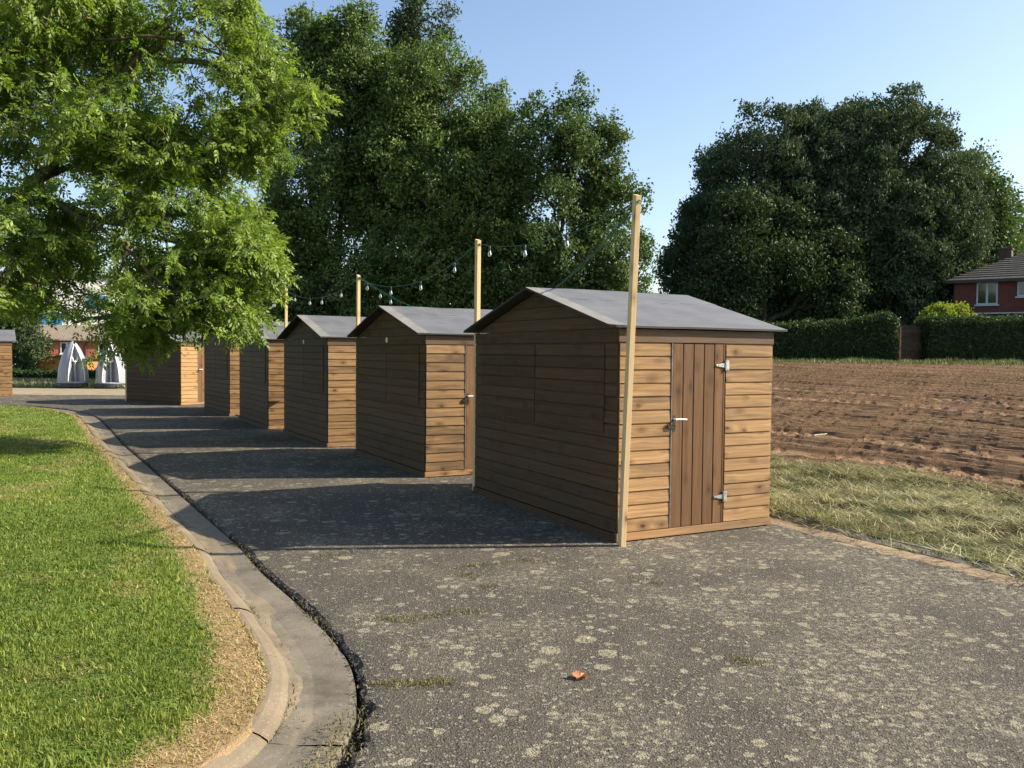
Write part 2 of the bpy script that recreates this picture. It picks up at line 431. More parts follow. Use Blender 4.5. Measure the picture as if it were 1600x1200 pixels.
M['chimney'] = m_brick('sooty_brick', (0.10, 0.075, 0.065), (0.13, 0.095, 0.08), (0.11, 0.09, 0.08))
def m_tile(name, a, b, row=0.3):
    m = NT(name); uv = m.uv()
    n = m.noise(uv, 3, 4); w = m.n('ShaderNodeTexBrick', i_Vector=uv, i_Color1=(*a, 1), i_Color2=(*b, 1), i_Mortar=(a[0]*.35, a[1]*.35, a[2]*.35, 1), i_Scale=1.0)
    w.inputs['Mortar Size'].default_value = 0.02; w.inputs['Brick Width'].default_value = 0.28; w.inputs['Row Height'].default_value = row
    c = m.mix(m.mapr(n, 0.35, 0.7, 0, 0.4), w.outputs['Color'], tuple(x*0.6 for x in b))
    m.base(c); m.rough(0.7)
    return m.m
M['tile'] = m_tile('roof_tile', (0.21, 0.165, 0.12), (0.27, 0.215, 0.16))
M['tiledark'] = m_tile('dark_roof_tile', (0.055, 0.046, 0.04), (0.08, 0.068, 0.057))
M['tilelight'] = plain('tile_edge', (0.14, 0.122, 0.098), 0.7, 0, 0.25, 4)
M['cladding'] = plain('white_cladding', (0.74, 0.72, 0.66), 0.5, 0, 0.03, 0.3)
M['blue'] = plain('blue_panel', (0.03, 0.22, 0.52), 0.5, 0, 0.1, 0.5)
M['orange'] = wood('orange_wood', (0.40, 0.15, 0.045), (0.50, 0.20, 0.065), (0.56, 0.25, 0.09), greyamt=0.1)
M['plastic'] = plain('pale_grey_plastic', (0.28, 0.305, 0.335), 0.4, 0, 0.05, 3)
M['plasticw'] = plain('white_plastic', (0.74, 0.74, 0.71), 0.35, 0, 0.05, 3)
M['plasticd'] = plain('dark_plastic_base', (0.03, 0.032, 0.038), 0.5, 0, 0.2, 3)
M['stone'] = plain('pale_stone', (0.45, 0.38, 0.28), 0.85, 0, 0.2, 30)
M['fencewood'] = wood('old_fence_wood', (0.07, 0.042, 0.026), (0.10, 0.062, 0.038), (0.13, 0.085, 0.052))
M['stick'] = plain('bleached_stick', (0.36, 0.29, 0.20), 0.8, 0, 0.25, 20)
def m_glass(name, col=(0.02, 0.025, 0.03)):
    m = NT(name); m.base(col); m.rough(0.05); m.spec(0.8); return m.m
M['pane'] = m_glass('window_glass')
M['shadewhite'] = plain('shaded_white_paint', (0.46, 0.47, 0.48), 0.5, 0, 0.06, 6)  # white paint of the right house, its shade put into the greyer colour
def m_bulb():
    m = NT('bulb_glass'); m.base((0.50, 0.54, 0.55)); m.rough(0.02); m.set(m.b.inputs['Transmission Weight'], 0.96); m.spec(0.5)
    return m.m
M['bulb'] = m_bulb()

# ------------------------------------------------------------------ camera, light, sky
cam = bpy.data.cameras.new('camera'); co = bpy.data.objects.new('camera', cam); COL.objects.link(co)
cam.sensor_width = 36; cam.lens = 1319.56/1600*36; cam.clip_end = 3000; cam.clip_start = 0.05
co.matrix_world = Matrix.Translation((0, 0, 1.7)) @ Matrix.Rotation(PI/2-0.0368, 4, 'X') @ Matrix.Rotation(0.0091, 4, 'Z')
S.camera = co
SUN_AZ, SUN_EL = math.radians(85.0), math.radians(33.2)      # azimuth from +Y towards +X
sd = Vector((math.sin(SUN_AZ)*math.cos(SUN_EL), math.cos(SUN_AZ)*math.cos(SUN_EL), math.sin(SUN_EL)))
sl = bpy.data.lights.new('sun', 'SUN'); sl.energy = 3.55; sl.angle = math.radians(0.53); sl.color = (1.0, 0.90, 0.74)
so = bpy.data.objects.new('sun', sl); COL.objects.link(so)
so.rotation_euler = sd.to_track_quat('Z', 'Y').to_euler(); so.location = sd*60
W = bpy.data.worlds.new('World'); S.world = W; W.use_nodes = True
wn = W.node_tree; sky = wn.nodes.new('ShaderNodeTexSky'); sky.sky_type = 'NISHITA'; sky.sun_disc = False
sky.sun_elevation = SUN_EL; sky.sun_rotation = SUN_AZ; sky.air_density = 1.0; sky.dust_density = 1.3; sky.ozone_density = 1.0
wn.links.new(sky.outputs[0], wn.nodes['Background'].inputs[0]); wn.nodes['Background'].inputs[1].default_value = 0.075
S.view_settings.view_transform = 'Standard'; S.view_settings.look = 'None'; S.view_settings.exposure = 1.6; S.view_settings.gamma = 1
S.cycles.max_bounces = 6; S.cycles.transparent_max_bounces = 4; S.cycles.use_denoising = True

# ------------------------------------------------------------------ terrain
def kerb_s(x, y): return (x-2.75)*0.876+(y-8.9)*0.483      # metres to the right of the far kerb line
def hfun(x, y):
    x = np.asarray(x, float); y = np.asarray(y, float)
    rise = 1.48*np.clip((y-9.5)/26.5, 0, 1)**1.05*smooth((kerb_s(x, y)-0.2)/3.0)
    rise = rise+0.02*np.clip(y-36, 0, 20)*smooth((x-0)/8)
    drop = -2.3*smooth((y-40)/34)*smooth((-x-6)/8)
    return rise+drop

gx = np.concatenate([np.linspace(-900, -80, 12), np.linspace(-70, 70, 141), np.linspace(80, 900, 12)])
gy = np.concatenate([np.linspace(-200, -12, 8), np.linspace(-10, 90, 101), np.linspace(100, 1500, 16)])
GX, GY = np.meshgrid(gx, gy)
GZ = hfun(GX, GY)-0.16
nx, ny = len(gx), len(gy)
def grid_faces(nx, ny):
    i = np.arange(nx-1)[None, :]+np.arange(ny-1)[:, None]*nx
    return np.stack([i, i+1, i+1+nx, i+nx], -1).reshape(-1, 4)
tag(link('ground', np_mesh('ground', np.stack([GX, GY, GZ], -1).reshape(-1, 3), grid_faces(nx, ny), smooth=True), None, [M['earth']]), kind='structure')

# kerb, gutter and asphalt edge follow one curve (inner foot of the left kerb)
KI = catmull([(-34, 27.2), (-20, 26.3), (-16, 25.4), (-13.6, 24.3), (-11.9, 22.7), (-10.4, 20.6), (-7.2, 15.0), (-5.6, 12.3), (-3.72, 9.1), (-2.69, 7.35),
              (-2.2, 6.4), (-1.72, 5.55), (-1.29, 4.72), (-1.12, 4.23), (-1.06, 3.78), (-1.12, 3.4), (-1.3, 2.9), (-1.6, 2.3), (-2.3, 1.6), (-4, 1.0), (-9, 0.7)], 0.05)
d_ = np.gradient(KI, axis=0); d_ /= np.linalg.norm(d_, axis=1)[:, None]
NR = np.stack([-d_[:, 1], d_[:, 0]], -1)                     # points to the asphalt side
if (NR[len(NR)//2]@np.array([1, 0.3])) < 0: NR = -NR
arc = np.concatenate([[0], np.cumsum(np.linalg.norm(np.diff(KI, axis=0), axis=1))])
gw = 0.27+0.07*smooth((8-KI[:, 1])/4)
def strip(offs_z, seg=1.0, gap=0.012, wob=0.0):
    """sweep a profile [(offset, z)...] along the kerb in separate slabs"""
    V = []; F = []
    k = len(offs_z)
    jn = np.floor(arc/seg).astype(int)
    for j in np.unique(jn):
        idx = np.where(jn == j)[0]
        if len(idx) < 3: continue
        if arc[idx[-1]]-arc[idx[0]] < 0.1: continue
        b = len(V)
        dz = random.uniform(-1, 1)*wob; tilt = random.uniform(-1, 1)*wob
        for n_, i in enumerate(idx):
            P = KI[i].copy()
            if n_ == 0: P = P+d_[i]*gap/2
            for o, z in offs_z:
                oo = o*gw[i]/0.27 if o > 0.02 else o
                q = P+NR[i]*oo
                V.append((q[0], q[1], z+dz+tilt*(n_/len(idx)-0.5)))
        n = len(idx)
        if idx[-1]+1 < len(KI):                                # close up to the next joint
            i = idx[-1]; P = KI[i+1]-d_[i]*gap/2
            for o, z in offs_z:
                q = P+NR[i]*(o*gw[i]/0.27 if o > 0.02 else o); V.append((q[0], q[1], z+dz+tilt*0.5))
            n += 1
        for a in range(n-1):
            for c in range(k-1):
                F.append((b+a*k+c, b+(a+1)*k+c, b+(a+1)*k+c+1, b+a*k+c+1))
    return np.array(V), np.array(F)
v, f = strip([(-0.145, -0.10), (-0.143, 0.012), (-0.125, 0.022), (-0.085, 0.018), (-0.035, -0.002), (0.0, -0.026), (0.002, -0.1)], 0.98, 0.014, 0.005)
tag(link('kerb', np_mesh('kerb', v, f), None, [M['kerb']]), kind='structure')
v, f = strip([(0.006, -0.1), (0.006, -0.033), (0.10, -0.040), (0.24, -0.030), (0.265, -0.032), (0.27, -0.1)], 2.05, 0.007, 0.002)
gv_, gf_ = v, f
tag(link('gutter', np_mesh('gutter', v, f), None, [M['gutter']]), kind='structure')
v, f = strip([(-0.2, -0.085), (0.6, -0.085)], 50, 0.0)
tag(link('dirt', np_mesh('dirt', v, f), None, [M['dirt']]), kind='structure')

# sand washed against the foot of the left kerb
sel_ = np.where((KI[:, 1] > 1.5) & (KI[:, 1] < 20))[0]
gso = np.linspace(-0.02, 0.15, 10); GO_, GA_ = np.meshgrid(gso, arc[sel_])
GZ_ = -0.026-0.07*np.clip(GO_, 0, 1)**0.9+(vnoise(GA_*2.6, GO_*9, 63, 4)-0.60)*0.040
GP_ = KI[sel_][:, None, :]+NR[sel_][:, None, :]*GO_[:, :, None]
tag(link('sand', np_mesh('sand', np.concatenate([GP_, GZ_[:, :, None]], 2).reshape(-1, 3), grid_faces(10, len(sel_)), smooth=True), None, [M['gsand']]), kind='structure')

# asphalt: rows in y from the gutter edge to the far kerb
GO = KI+NR*(gw+0.012)[:, None]
o_ = np.argsort(GO[:, 1]); GOy, GOx = GO[o_, 1], GO[o_, 0]
def x_left(y): return np.interp(y, GOy, GOx)
KR = catmull([(6.6, -8), (5.6, 0), (4.75, 3.6), (4.2, 5.4), (3.76, 6.3), (3.5, 6.85), (3.36, 7.1), (3.0, 7.8), (2.66, 8.55), (2.2, 9.45), (0, 13.4), (-6.4, 25), (-11, 33.5)], 0.1)
o2 = np.argsort(KR[:, 1])
def x_right(y): return np.interp(y, KR[o2, 1], KR[o2, 0])
ys = np.concatenate([np.linspace(-8, 0.7, 30), np.arange(0.72, 12, 0.025), np.arange(12, 31.2, 0.1)])
ncol = 26
tt = np.concatenate([[0, 0.004, 0.012], np.linspace(0.03, 1, ncol-3)])
rag = (vnoise(ys*9, ys*0, 3, 3)-0.35)*0.055+(vnoise(ys*1.7, ys*0+4, 5, 2)-0.5)*0.03
rag = np.where(ys < 4.6, rag+0.10*smooth((4.6-ys)/0.9)*vnoise(ys*6, ys*0+9, 8, 3), rag)
XL = np.where(ys < 0.75, -12.0, x_left(ys)+rag)
XR = x_right(ys)
AX = XL[:, None]+(XR-XL)[:, None]*tt[None, :]
AY = np.repeat(ys[:, None], ncol, 1)
AZ = (vnoise(AX*0.8, AY*0.8, 21, 2)-0.5)*0.012
AZ[:, 0] = -0.012-0.012*vnoise(ys*30, ys*0+2, 6); AZ[:, 1] += -0.004
sk = np.stack([XL-0.004, ys, np.full_like(ys, -0.09)], -1)[:, None, :]
AV = np.concatenate([sk, np.stack([AX, AY, AZ], -1)], 1)
tag(link('asphalt', np_mesh('asphalt', AV.reshape(-1, 3), grid_faces(ncol+1, len(ys)), smooth=False), None, [M['asphalt']]), kind='structure')
# pale paving beyond the asphalt
mb = MB(); mb.face([(-60, 31.0, 0.006), (-9.6, 31.0, 0.006), (-11.5, 35.6, 0.03), (-60, 35.6, 0.03)])
tag(mb.build('path', M['path']), kind='structure')

# lawn
KO = KI-NR*0.146
lawn_y = np.concatenate([np.linspace(0.75, 8, 90), np.linspace(8.1, 27, 110)])
ko = np.argsort(KO[:, 1])
def x_lawn(y): return np.interp(y, KO[ko, 1], KO[ko, 0])
def kerb_dist(x, y):
    P = np.stack([np.ravel(x), np.ravel(y)], -1); out = np.empty(len(P)); K = KO[::4]
    for i in range(0, len(P), 4000):
        out[i:i+4000] = np.sqrt(((P[i:i+4000, None, :]-K[None])**2).sum(-1)).min(1)
    return out
def dryness(x, y, d):
    wid = 0.015+0.11*smooth((6.5-y)/3.0)*smooth((y-1)/1.5)+0.05*vnoise(np.asarray(y)*0.6, np.asarray(x)*0.6, 31, 2)
    n = vnoise(np.asarray(x)*5, np.asarray(y)*5, 33, 3)
    e = 1-smooth((d-wid*(0.45+1.1*n))/(0.19))
    pt = smooth((vnoise(np.asarray(x)*1.4, np.asarray(y)*1.4, 35, 3)-0.57)/0.14)*0.42
    return np.clip(np.maximum(e, pt), 0, 1)
cols = np.concatenate([[0], np.geomspace(0.03, 34, 60)])
over_ = 0.085*np.clip(vnoise(lawn_y*3.3, lawn_y*0+2, 46, 4)*1.6-0.35, 0, 1)*(lawn_y < 16)*(lawn_y > 1.4)
LX = (x_lawn(lawn_y)+over_)[:, None]-cols[None, :]; LY = np.repeat(lawn_y[:, None], len(cols), 1)
LD = kerb_dist(LX, LY).reshape(LX.shape)
LZ = 0.026-0.012*(cols[None, :] < 0.01)+0.043*smooth((LD-0.1)/0.5)*(LX < x_lawn(LY))+(vnoise(LX*1.3, LY*1.3, 41, 3)-0.5)*0.03*smooth(LD/0.3)
tag(link('lawn', np_mesh('lawn', np.stack([LX, LY, LZ], -1).reshape(-1, 3), grid_faces(len(cols), len(lawn_y)), smooth=True,
    vattr={'dry': dryness(LX, LY, LD.reshape(LX.shape)).ravel()}), None, [M['lawn']]), kind='structure')

def blades(x, y, z, h, w, lean, tone, rng, name, mat, label=None):
    n = len(x); a = rng.uniform(0, 2*PI, n); b = rng.uniform(0, 2*PI, n)
    ca, sa = np.cos(a)*w/2, np.sin(a)*w/2
    lx, ly = np.cos(b)*lean*h, np.sin(b)*lean*h
    hz = h*np.sqrt(np.clip(1-lean**2, 0.02, 1))
    P0 = np.stack([x-ca, y-sa, z], -1); P1 = np.stack([x+ca, y+sa, z], -1)
    Q0 = np.stack([x-ca*.8+lx*.4, y-sa*.8+ly*.4, z+hz*.6], -1); Q1 = np.stack([x+ca*.8+lx*.4, y+sa*.8+ly*.4, z+hz*.6], -1)
    T = np.stack([x+lx, y+ly, z+hz], -1)
    V = np.stack([P0, P1, Q1, Q0, T], 1).reshape(-1, 3)
    i = np.arange(n)*5
    F = np.concatenate([np.stack([i, i+1, i+2], -1), np.stack([i, i+2, i+3], -1), np.stack([i+3, i+2, i+4], -1)])
    return link(name, np_mesh(name, V, F, tone=np.concatenate([tone]*3)), None, [mat])

rng = np.random.default_rng(5)
def lawn_pts(n, d0, d1):
    # uniform in log distance, inside the part of the lawn the frame can see
    d = np.exp(rng.uniform(np.log(d0), np.log(d1), n)); s = rng.uniform(-0.72, -0.05, n)
    x, y = s*d, d
    ok = (x < x_lawn(y)+0.015+0.05*vnoise(x*9, y*9, 54, 2)*(y < 9)) & (y < 26.8)
    return x[ok], y[ok]
x, y = lawn_pts(330000, 2.5, 26)
dd = kerb_dist(x, y); dr = dryness(x, y, dd)
z = 0.018+0.045*smooth((dd-0.08)/0.5)+(vnoise(x*1.3, y*1.3, 41, 3)-0.5)*0.03*smooth(dd/0.3)
tuft = vnoise(x*7, y*7, 51, 3)
isdry = rng.random(len(x)) < np.clip(dr*0.93+0.05, 0, 1)
keep = (~isdry) | (rng.random(len(x)) < 0.8)
x, y, z, dd, tuft, isdry = [q[keep] for q in (x, y, z, dd, tuft, isdry)]
tone = np.where(isdry, rng.uniform(0.66, 1.0, len(x)), np.clip(-0.10+0.62*tuft+rng.normal(0, 0.14, len(x))+0.35*(vnoise(x*.9, y*.9, 52, 3)-.45), 0, 0.64))
h = np.where(isdry, rng.uniform(0.015, 0.045, len(x)), rng.uniform(0.014, 0.044, len(x))*(0.4+1.2*tuft))
wd = (0.0028+0.0009*y)*rng.uniform(0.6, 1.3, len(x))
ln = np.where(isdry, rng.uniform(0.7, 0.98, len(x)), rng.uniform(0.1, 0.85, len(x)))
tag(blades(x, y, z, h, wd, ln, tone, rng, 'grass', M['grass']), 'short mown lawn grass, straw coloured along the kerb', 'grass', kind='stuff')

r = np.random.default_rng(15); n = 9000
yw = 2.6*np.exp(r.uniform(0, np.log(3.2), n)); xw = yw*r.uniform(-0.7, -0.15, n); cl_ = vnoise(xw*2.3, yw*2.3, 57, 3)
ok = (xw < x_lawn(yw)-0.45) & (cl_ > 0.55); xw, yw = xw[ok], yw[ok]; n = len(xw)
tag(blades(xw, yw, np.full(n, 0.065), r.uniform(0.03, 0.075, n), r.uniform(0.007, 0.014, n), r.uniform(0.5, 0.97, n), r.uniform(0.0, 0.5, n), r, 'lawn_weeds', M['grass']), 'patches of broad leaved weeds in the lawn', 'weeds', kind='stuff')
# right side: sand strip, low kerb, hay verge, field
KRs = KR[(KR[:, 1] > -4) & (KR[:, 1] < 32)]
dk = np.gradient(KRs, axis=0); dk /= np.linalg.norm(dk, axis=1)[:, None]
nk = np.stack([dk[:, 1], -dk[:, 0]], -1)
if nk[len(nk)//2][0] < 0: nk = -nk
def rstrip(prof, jitter=None, seg=None):
    V = []; F = []; k = len(prof); b = 0; acc = 0
    ar = np.concatenate([[0], np.cumsum(np.linalg.norm(np.diff(KRs, axis=0), axis=1))])
    for i in range(len(KRs)):
        w = 0 if seg is None else (0.012 if (ar[i] % seg) < 0.1 else 0)
        for j, (o, z) in enumerate(prof):
            oo = o+(jitter*(vnoise(ar[i]*2.5, j*7.3, 61, 3)-0.5) if (jitter and j == 0) else 0)
            V.append((*(KRs[i]+nk[i]*oo), z-w))
    return np.array(V), grid_faces(k, len(KRs))
so2 = np.linspace(-0.16, 0.20, 16); sa = np.arange(len(KRs))*0.1
SO, SA = np.meshgrid(so2, sa)
SZ = 0.013*smooth((SO+0.16)/0.30)-0.006+(vnoise(SA*3.1, SO*9, 62, 4)-0.5)*0.022
SP = KRs[:, None, :]+nk[:, None, :]*SO[:, :, None]
v = np.concatenate([SP, SZ[:, :, None]], 2).reshape(-1, 3); f = grid_faces(16, len(KRs))
tag(link('sand', np_mesh('sand', v, f, smooth=True), None, [M['sand']]), kind='structure')
v, f = rstrip([(0.165, -0.03), (0.18, 0.012), (0.275, 0.043), (0.32, 0.048), (0.33, 0.02)], None, 1.0)
tag(link('kerb', np_mesh('kerb', v, f), None, [M['kerbgrey']]), kind='structure')

NE = catmull([(-8, 23.5), (-2, 17.0), (3.79, 12.36), (4.48, 11.84), (5.12, 11.3), (5.71, 10.8), (6.22, 10.3), (8.6, 8.3), (14, 4.3), (24, -2.5)], 0.2)
FE = np.stack([np.linspace(-2, 46, len(NE)), np.full(len(NE), 33.4)], -1)
def lerp_curve(C, t):
    s = np.linspace(0, 1, len(C)); return np.stack([np.interp(t, s, C[:, 0]), np.interp(t, s, C[:, 1])], -1)
# verge sheet between the kerb and the field edge
ts = np.linspace(0, 1, 240)
KRv = KRs[::-1]+nk[::-1]*0.27
A = lerp_curve(KRv, ts); B = lerp_curve(NE, ts)
us = np.linspace(0, 1.12, 26)
VX = A[:, None, 0]+(B-A)[:, None, 0]*us; VY = A[:, None, 1]+(B-A)[:, None, 1]*us
def verge_z(x, y): return hfun(x, y)+0.035+(vnoise(x*1.2, y*1.2, 71, 3)-0.45)*0.14+(vnoise(x*4.2, y*4.2, 76, 2)-0.5)*0.12
VZ = verge_z(VX, VY); VZ[:, 0] = 0.045
def m_verge():
    m = NT('hay_verge'); p = m.pos()
    n2 = m.noise(p, 10, 5, 0.7); n1 = m.noise(p, 1.8, 4); n3 = m.noise(p, 60, 3)
    c = m.ramp(n2, [(0.3, (0.030, 0.028, 0.014)), (0.7, (0.085, 0.072, 0.036))])
    c = m.mix(m.mapr(n1, 0.4, 0.65, 0, 0.7), c, (0.075, 0.095, 0.03))
    m.base(c); m.rough(0.95); m.spec(0.1); m.bump(m.math('ADD', n2, n3), 0.8, 0.03); return m.m
tag(link('verge', np_mesh('verge', np.stack([VX, VY, VZ], -1).reshape(-1, 3), grid_faces(len(us), len(ts)), smooth=True), None, [m_verge()]), kind='structure')

# field grid
ta = np.linspace(0.10, 0.97, 760); tb = np.linspace(0, 1, 340)**1.45
A = lerp_curve(NE, ta); B = lerp_curve(FE, ta)
edge = (vnoise(ta*90, ta*0, 81, 3)-0.5)*0.06
A = A-np.array([[0.5, 0.84]])*(0.55*vnoise(ta*42, ta*0+3, 80, 4)+0.03)[:, None]
FX = A[:, None, 0]+(B-A)[:, None, 0]*tb; FY = A[:, None, 1]+(B-A)[:, None, 1]*tb
al = ta[:, None]*46*np.ones_like(FX)                        # metres along the rows, roughly
bl = np.sqrt((FX-A[:, None, 0])**2+(FY-A[:, None, 1])**2)   # metres away from the near edge
ridge = (vnoise(bl*3.1+vnoise(al*.15, bl*.2, 90, 2)*2, al*0.16, 82, 2)-0.5)*0.13+(vnoise(bl*7.5, al*0.35, 92, 2)-0.5)*0.06
rough_ = (vnoise(al*3.0, bl*8.5, 83, 3)-0.5)*0.05+(vnoise(FX*17, FY*17, 84, 2)-0.5)*0.03
clod = np.clip(vnoise(FX*9, FY*9, 85, 2)-0.70, 0, 1)*0.22
fz = ridge*0.35+rough_*0.7+clod*0.7+0.026*np.sin(2*PI*bl/0.34+5*vnoise(al*.22, bl*.5, 94, 2))*(0.5+vnoise(al*.5, bl*1.5, 96, 2))+(vnoise(bl*6.5, al*0.5, 97, 2)-0.5)*0.05
laneamt = np.zeros_like(fz)
for c0, wdt in ((1.05, 0.5), (3.0, 0.55), (9.0, 0.6), (11.2, 0.6)):
    lane = np.exp(-((bl-c0-(vnoise(al*.2, al*0, 86)-.5)*.25)/(wdt*0.5))**4)
    lug = 0.03*np.sign(np.sin(al*2*PI/0.34+(bl-c0)*7*np.sign(bl-c0)))*(0.4+0.6*vnoise(al*2, bl*2, 88))
    fz = fz*(1-lane*0.85)+lane*(-0.045+lug); laneamt = np.maximum(laneamt, lane)
FZ = hfun(FX, FY)+0.06+fz*smooth((bl+0.1)/0.5)
tag(link('field', np_mesh('field', np.stack([FX, FY, FZ], -1).reshape(-1, 3), grid_faces(len(tb), len(ta)), smooth=False, vattr={'furrow_shade': (np.clip((vnoise(bl*8.5+vnoise(al*.3, bl*.4, 101, 2)*1.2, al*0.11, 98, 3)-0.47)/0.2, 0, 1)*np.clip(0.3+1.2*vnoise(al*.6, bl*3, 102, 2), 0, 1)*(1-laneamt)).ravel(), 'lane': np.clip(laneamt*0.8+(vnoise(bl*1.3, al*.12, 93, 3)-.45)*1.2, 0, 1).ravel()}), None, [M['soil']]), kind='structure')

rf = np.random.default_rng(17); ii = rf.integers(0, len(ta), 42000); jj = (rf.random(42000)**1.5*len(tb)*0.95).astype(int)
CP = np.stack([FX[ii, jj]+rf.normal(0, .05, 42000), FY[ii, jj]+rf.normal(0, .05, 42000), FZ[ii, jj]+0.008], -1)
CS = rf.uniform(0.006, 0.020, 42000)*(1+CP[:, 1]*0.02)
# hay strands and tufts on the verge
rs = np.random.default_rng(12); ti_ = rs.integers(0, len(KRs), 5200); offn = rs.normal(0.05, 0.08, 5200)
PS = KRs[ti_]+nk[ti_]*offn[:, None]+rs.normal(0, 0.05, (5200, 2)); PS = PS[(PS[:, 1] > 4) & (PS[:, 1] < 10)]
PS3 = np.concatenate([PS, np.full((len(PS), 1), 0.004)], 1)
i_ = np.arange(len(PS))
def verge_sample(n, lo=0.0, hi=1.05, seed=1):
    r = np.random.default_rng(seed)
    t = r.uniform(0.10, 0.80, n); u = r.uniform(lo, hi, n)
    A = lerp_curve(KRv, t); B = lerp_curve(NE, t)
    P = A+(B-A)*u[:, None]; ok = (P[:, 0] > 1.0) & (P[:, 1] > 3.5) & (P[:, 0] < 0.66*P[:, 1]+1.0)
    return P[ok, 0], P[ok, 1], u[ok]
x, y, u = verge_sample(330000, -0.03, 1.1, 3)
r = np.random.default_rng(8); n = len(x)
patch = vnoise(x*1.6, y*1.6, 72, 3); fine = vnoise(x*5, y*5, 73, 3)
green = r.random(n) < np.clip((0.42-patch)*2.4+0.16, 0.03, 0.7)
u_end = 0.52+0.62*vnoise(x*1.9+y*0.9, y*0.7, 78, 3)+0.22*(vnoise(x*5, y*5, 79, 2)-0.5)
keep = r.random(n) < np.clip(smooth((u_end-u)/0.22+0.3)+0.035, 0, 1)*np.clip((fine-0.30)*5, 0.10, 1)
x, y, patch, green, fine = [q[keep] for q in (x, y, patch, green, fine)]; n = len(x)
tone = np.where(green, r.uniform(0.0, 0.35, n), np.clip(0.22+0.75*fine+r.normal(0, 0.22, n), 0.15, 1))
h = np.where(green, r.uniform(0.02, 0.065, n), r.uniform(0.06, 0.24, n))
ln = np.where(green, r.uniform(0.2, 0.8, n), r.uniform(0.93, 0.999, n))
z = verge_z(x, y)-0.005+np.where(green, 0, r.uniform(0, 0.05, n)*(0.3+1.4*vnoise(x*3.1, y*3.1, 103, 2)))
wd = np.where(green, 0.007, 0.0062)*r.uniform(0.6, 1.5, n)
tag(blades(x, y, z, h, wd, ln, tone, r, 'hay', M['hay']), 'dry cut hay and grass strewn along the field edge', 'hay', kind='stuff')
# taller fringe of grass hanging over the right kerb
t = r.uniform(0.14, 0.75, 26000); A = lerp_curve(KRv, t); off = np.abs(r.normal(0, 0.09, len(t)))
nn = lerp_curve(nk[::-1], t); P = A+nn*(off-0.02)[:, None]
dens = vnoise(t*40, t*0, 74, 3); ok = (r.random(len(t)) < np.clip((dens-0.3)*2.2, 0.05, 1)) & (P[:, 1] > 3.5); P = P[ok]; n = len(P)
tg = np.clip(r.normal(0.45, 0.28, n), 0, 1)
tag(blades(P[:, 0], P[:, 1], np.full(n, 0.05), r.uniform(0.04, 0.16, n), r.uniform(0.004, 0.009, n), r.uniform(0.3, 0.95, n), tg, r, 'grass_fringe', M['hay']),
    'ragged grass fringe hanging over the low kerb', 'grass', kind='stuff')

# moss and crumbs: along the broken asphalt edge and in the cracks
def tri_crumbs(P, size, tone, rr, name, mat, flat=0.6):
    n = len(P); d = rr.normal(0, 1, (n, 4, 3)); d /= np.linalg.norm(d, axis=2)[:, :, None]
    d[:, :, 2] *= flat
    V = (P[:, None, :]+d*size[:, None, None]).reshape(-1, 3); i = np.arange(n)*4
    F = np.concatenate([np.stack([i, i+1, i+2], -1), np.stack([i, i+2, i+3], -1), np.stack([i, i+3, i+1], -1), np.stack([i+1, i+3, i+2], -1)])
    return link(name, np_mesh(name, V, F, tone=np.concatenate([tone]*4)), None, [mat])
rr = np.random.default_rng(21)
tag(tri_crumbs(CP, CS, rr.random(len(CP)), rr, 'soil_clods', M['clod']), 'brown clods of earth on the ploughed field', 'soil', kind='stuff')
tag(tri_crumbs(PS3, rr.uniform(0.004, 0.014, len(PS3)), rr.random(len(PS3)), rr, 'sand_crumbs', M['sand'], 0.4), 'loose sand along the foot of the low kerb', 'sand', kind='stuff')
yy = 2.2+18*rr.random(5000)**2.0
xx = x_left(yy)+np.abs(rr.normal(-0.004, 0.022, len(yy)))-0.006+np.where(yy < 4.5, rr.uniform(0, 0.17, len(yy))*smooth((4.5-yy)/0.8), 0)
tag(tri_crumbs(np.stack([xx, yy, rr.uniform(-0.05, 0.004, len(yy))], -1), rr.uniform(0.004, 0.015, len(yy)), rr.uniform(0, 1, len(yy)), rr, 'asphalt_crumbs', plain('asphalt_crumb', (0.055, 0.049, 0.042), 0.9, 0, 0.5, 40)),
    'dark crumbled asphalt along the gutter edge', 'rubble', kind='stuff')
pts = []
for line, nn_, sg in (([(-1.57, 6.89), (-1.36, 7.12)], 260, .025), ([(-0.42, 6.6), (-0.17, 6.73), (0.2, 6.87)], 420, .025), ([(-0.83, 5.36), (-0.63, 5.29), (-0.4, 5.45), (-0.18, 5.5)], 520, .024),
                   ([(-0.70, 4.27), (-0.45, 4.285), (-0.3, 4.29)], 480, .02), ([(0.92, 6.41), (1.1, 6.15)], 130, .022), ([(1.25, 4.7), (1.36, 4.6)], 160, .022), ([(-0.34, 6.4), (-0.26, 6.34)], 160, .03), ([(-0.17, 6.1), (-0.12, 6.06)], 90, .025),
                   ([(0.55, 3.2), (0.9, 3.25)], 180, .02), ([(-0.75, 3.9), (-0.74, 3.5), (-0.8, 3.2)], 700, .035), ([(-0.70, 3.3), (-0.45, 3.2)], 300, .03)):
    L = np.array(line, float); s = np.linspace(0, 1, len(L)); t = rr.random(nn_)
    wv = (vnoise(t*14, t*0, 91, 2)-.5)*0.06
    pts.append(np.stack([np.interp(t, s, L[:, 0])+rr.normal(0, sg*1.8, nn_), np.interp(t, s, L[:, 1])+rr.normal(0, sg*1.5, nn_)+wv], -1))
P = np.vstack(pts); n = len(P)
tag(blades(P[:, 0], P[:, 1], np.full(n, 0.0), rr.uniform(0.006, 0.028, n), rr.uniform(0.003, 0.008, n), rr.uniform(0.3, 0.95, n), rr.uniform(0.35, 1, n), rr, 'moss', M['moss']),
    'yellowish moss growing in the cracks of the asphalt', 'moss', kind='stuff')
yy = 2.4+16*rr.random(5200)**1.8
sideg = rr.random(len(yy)) < 0.6
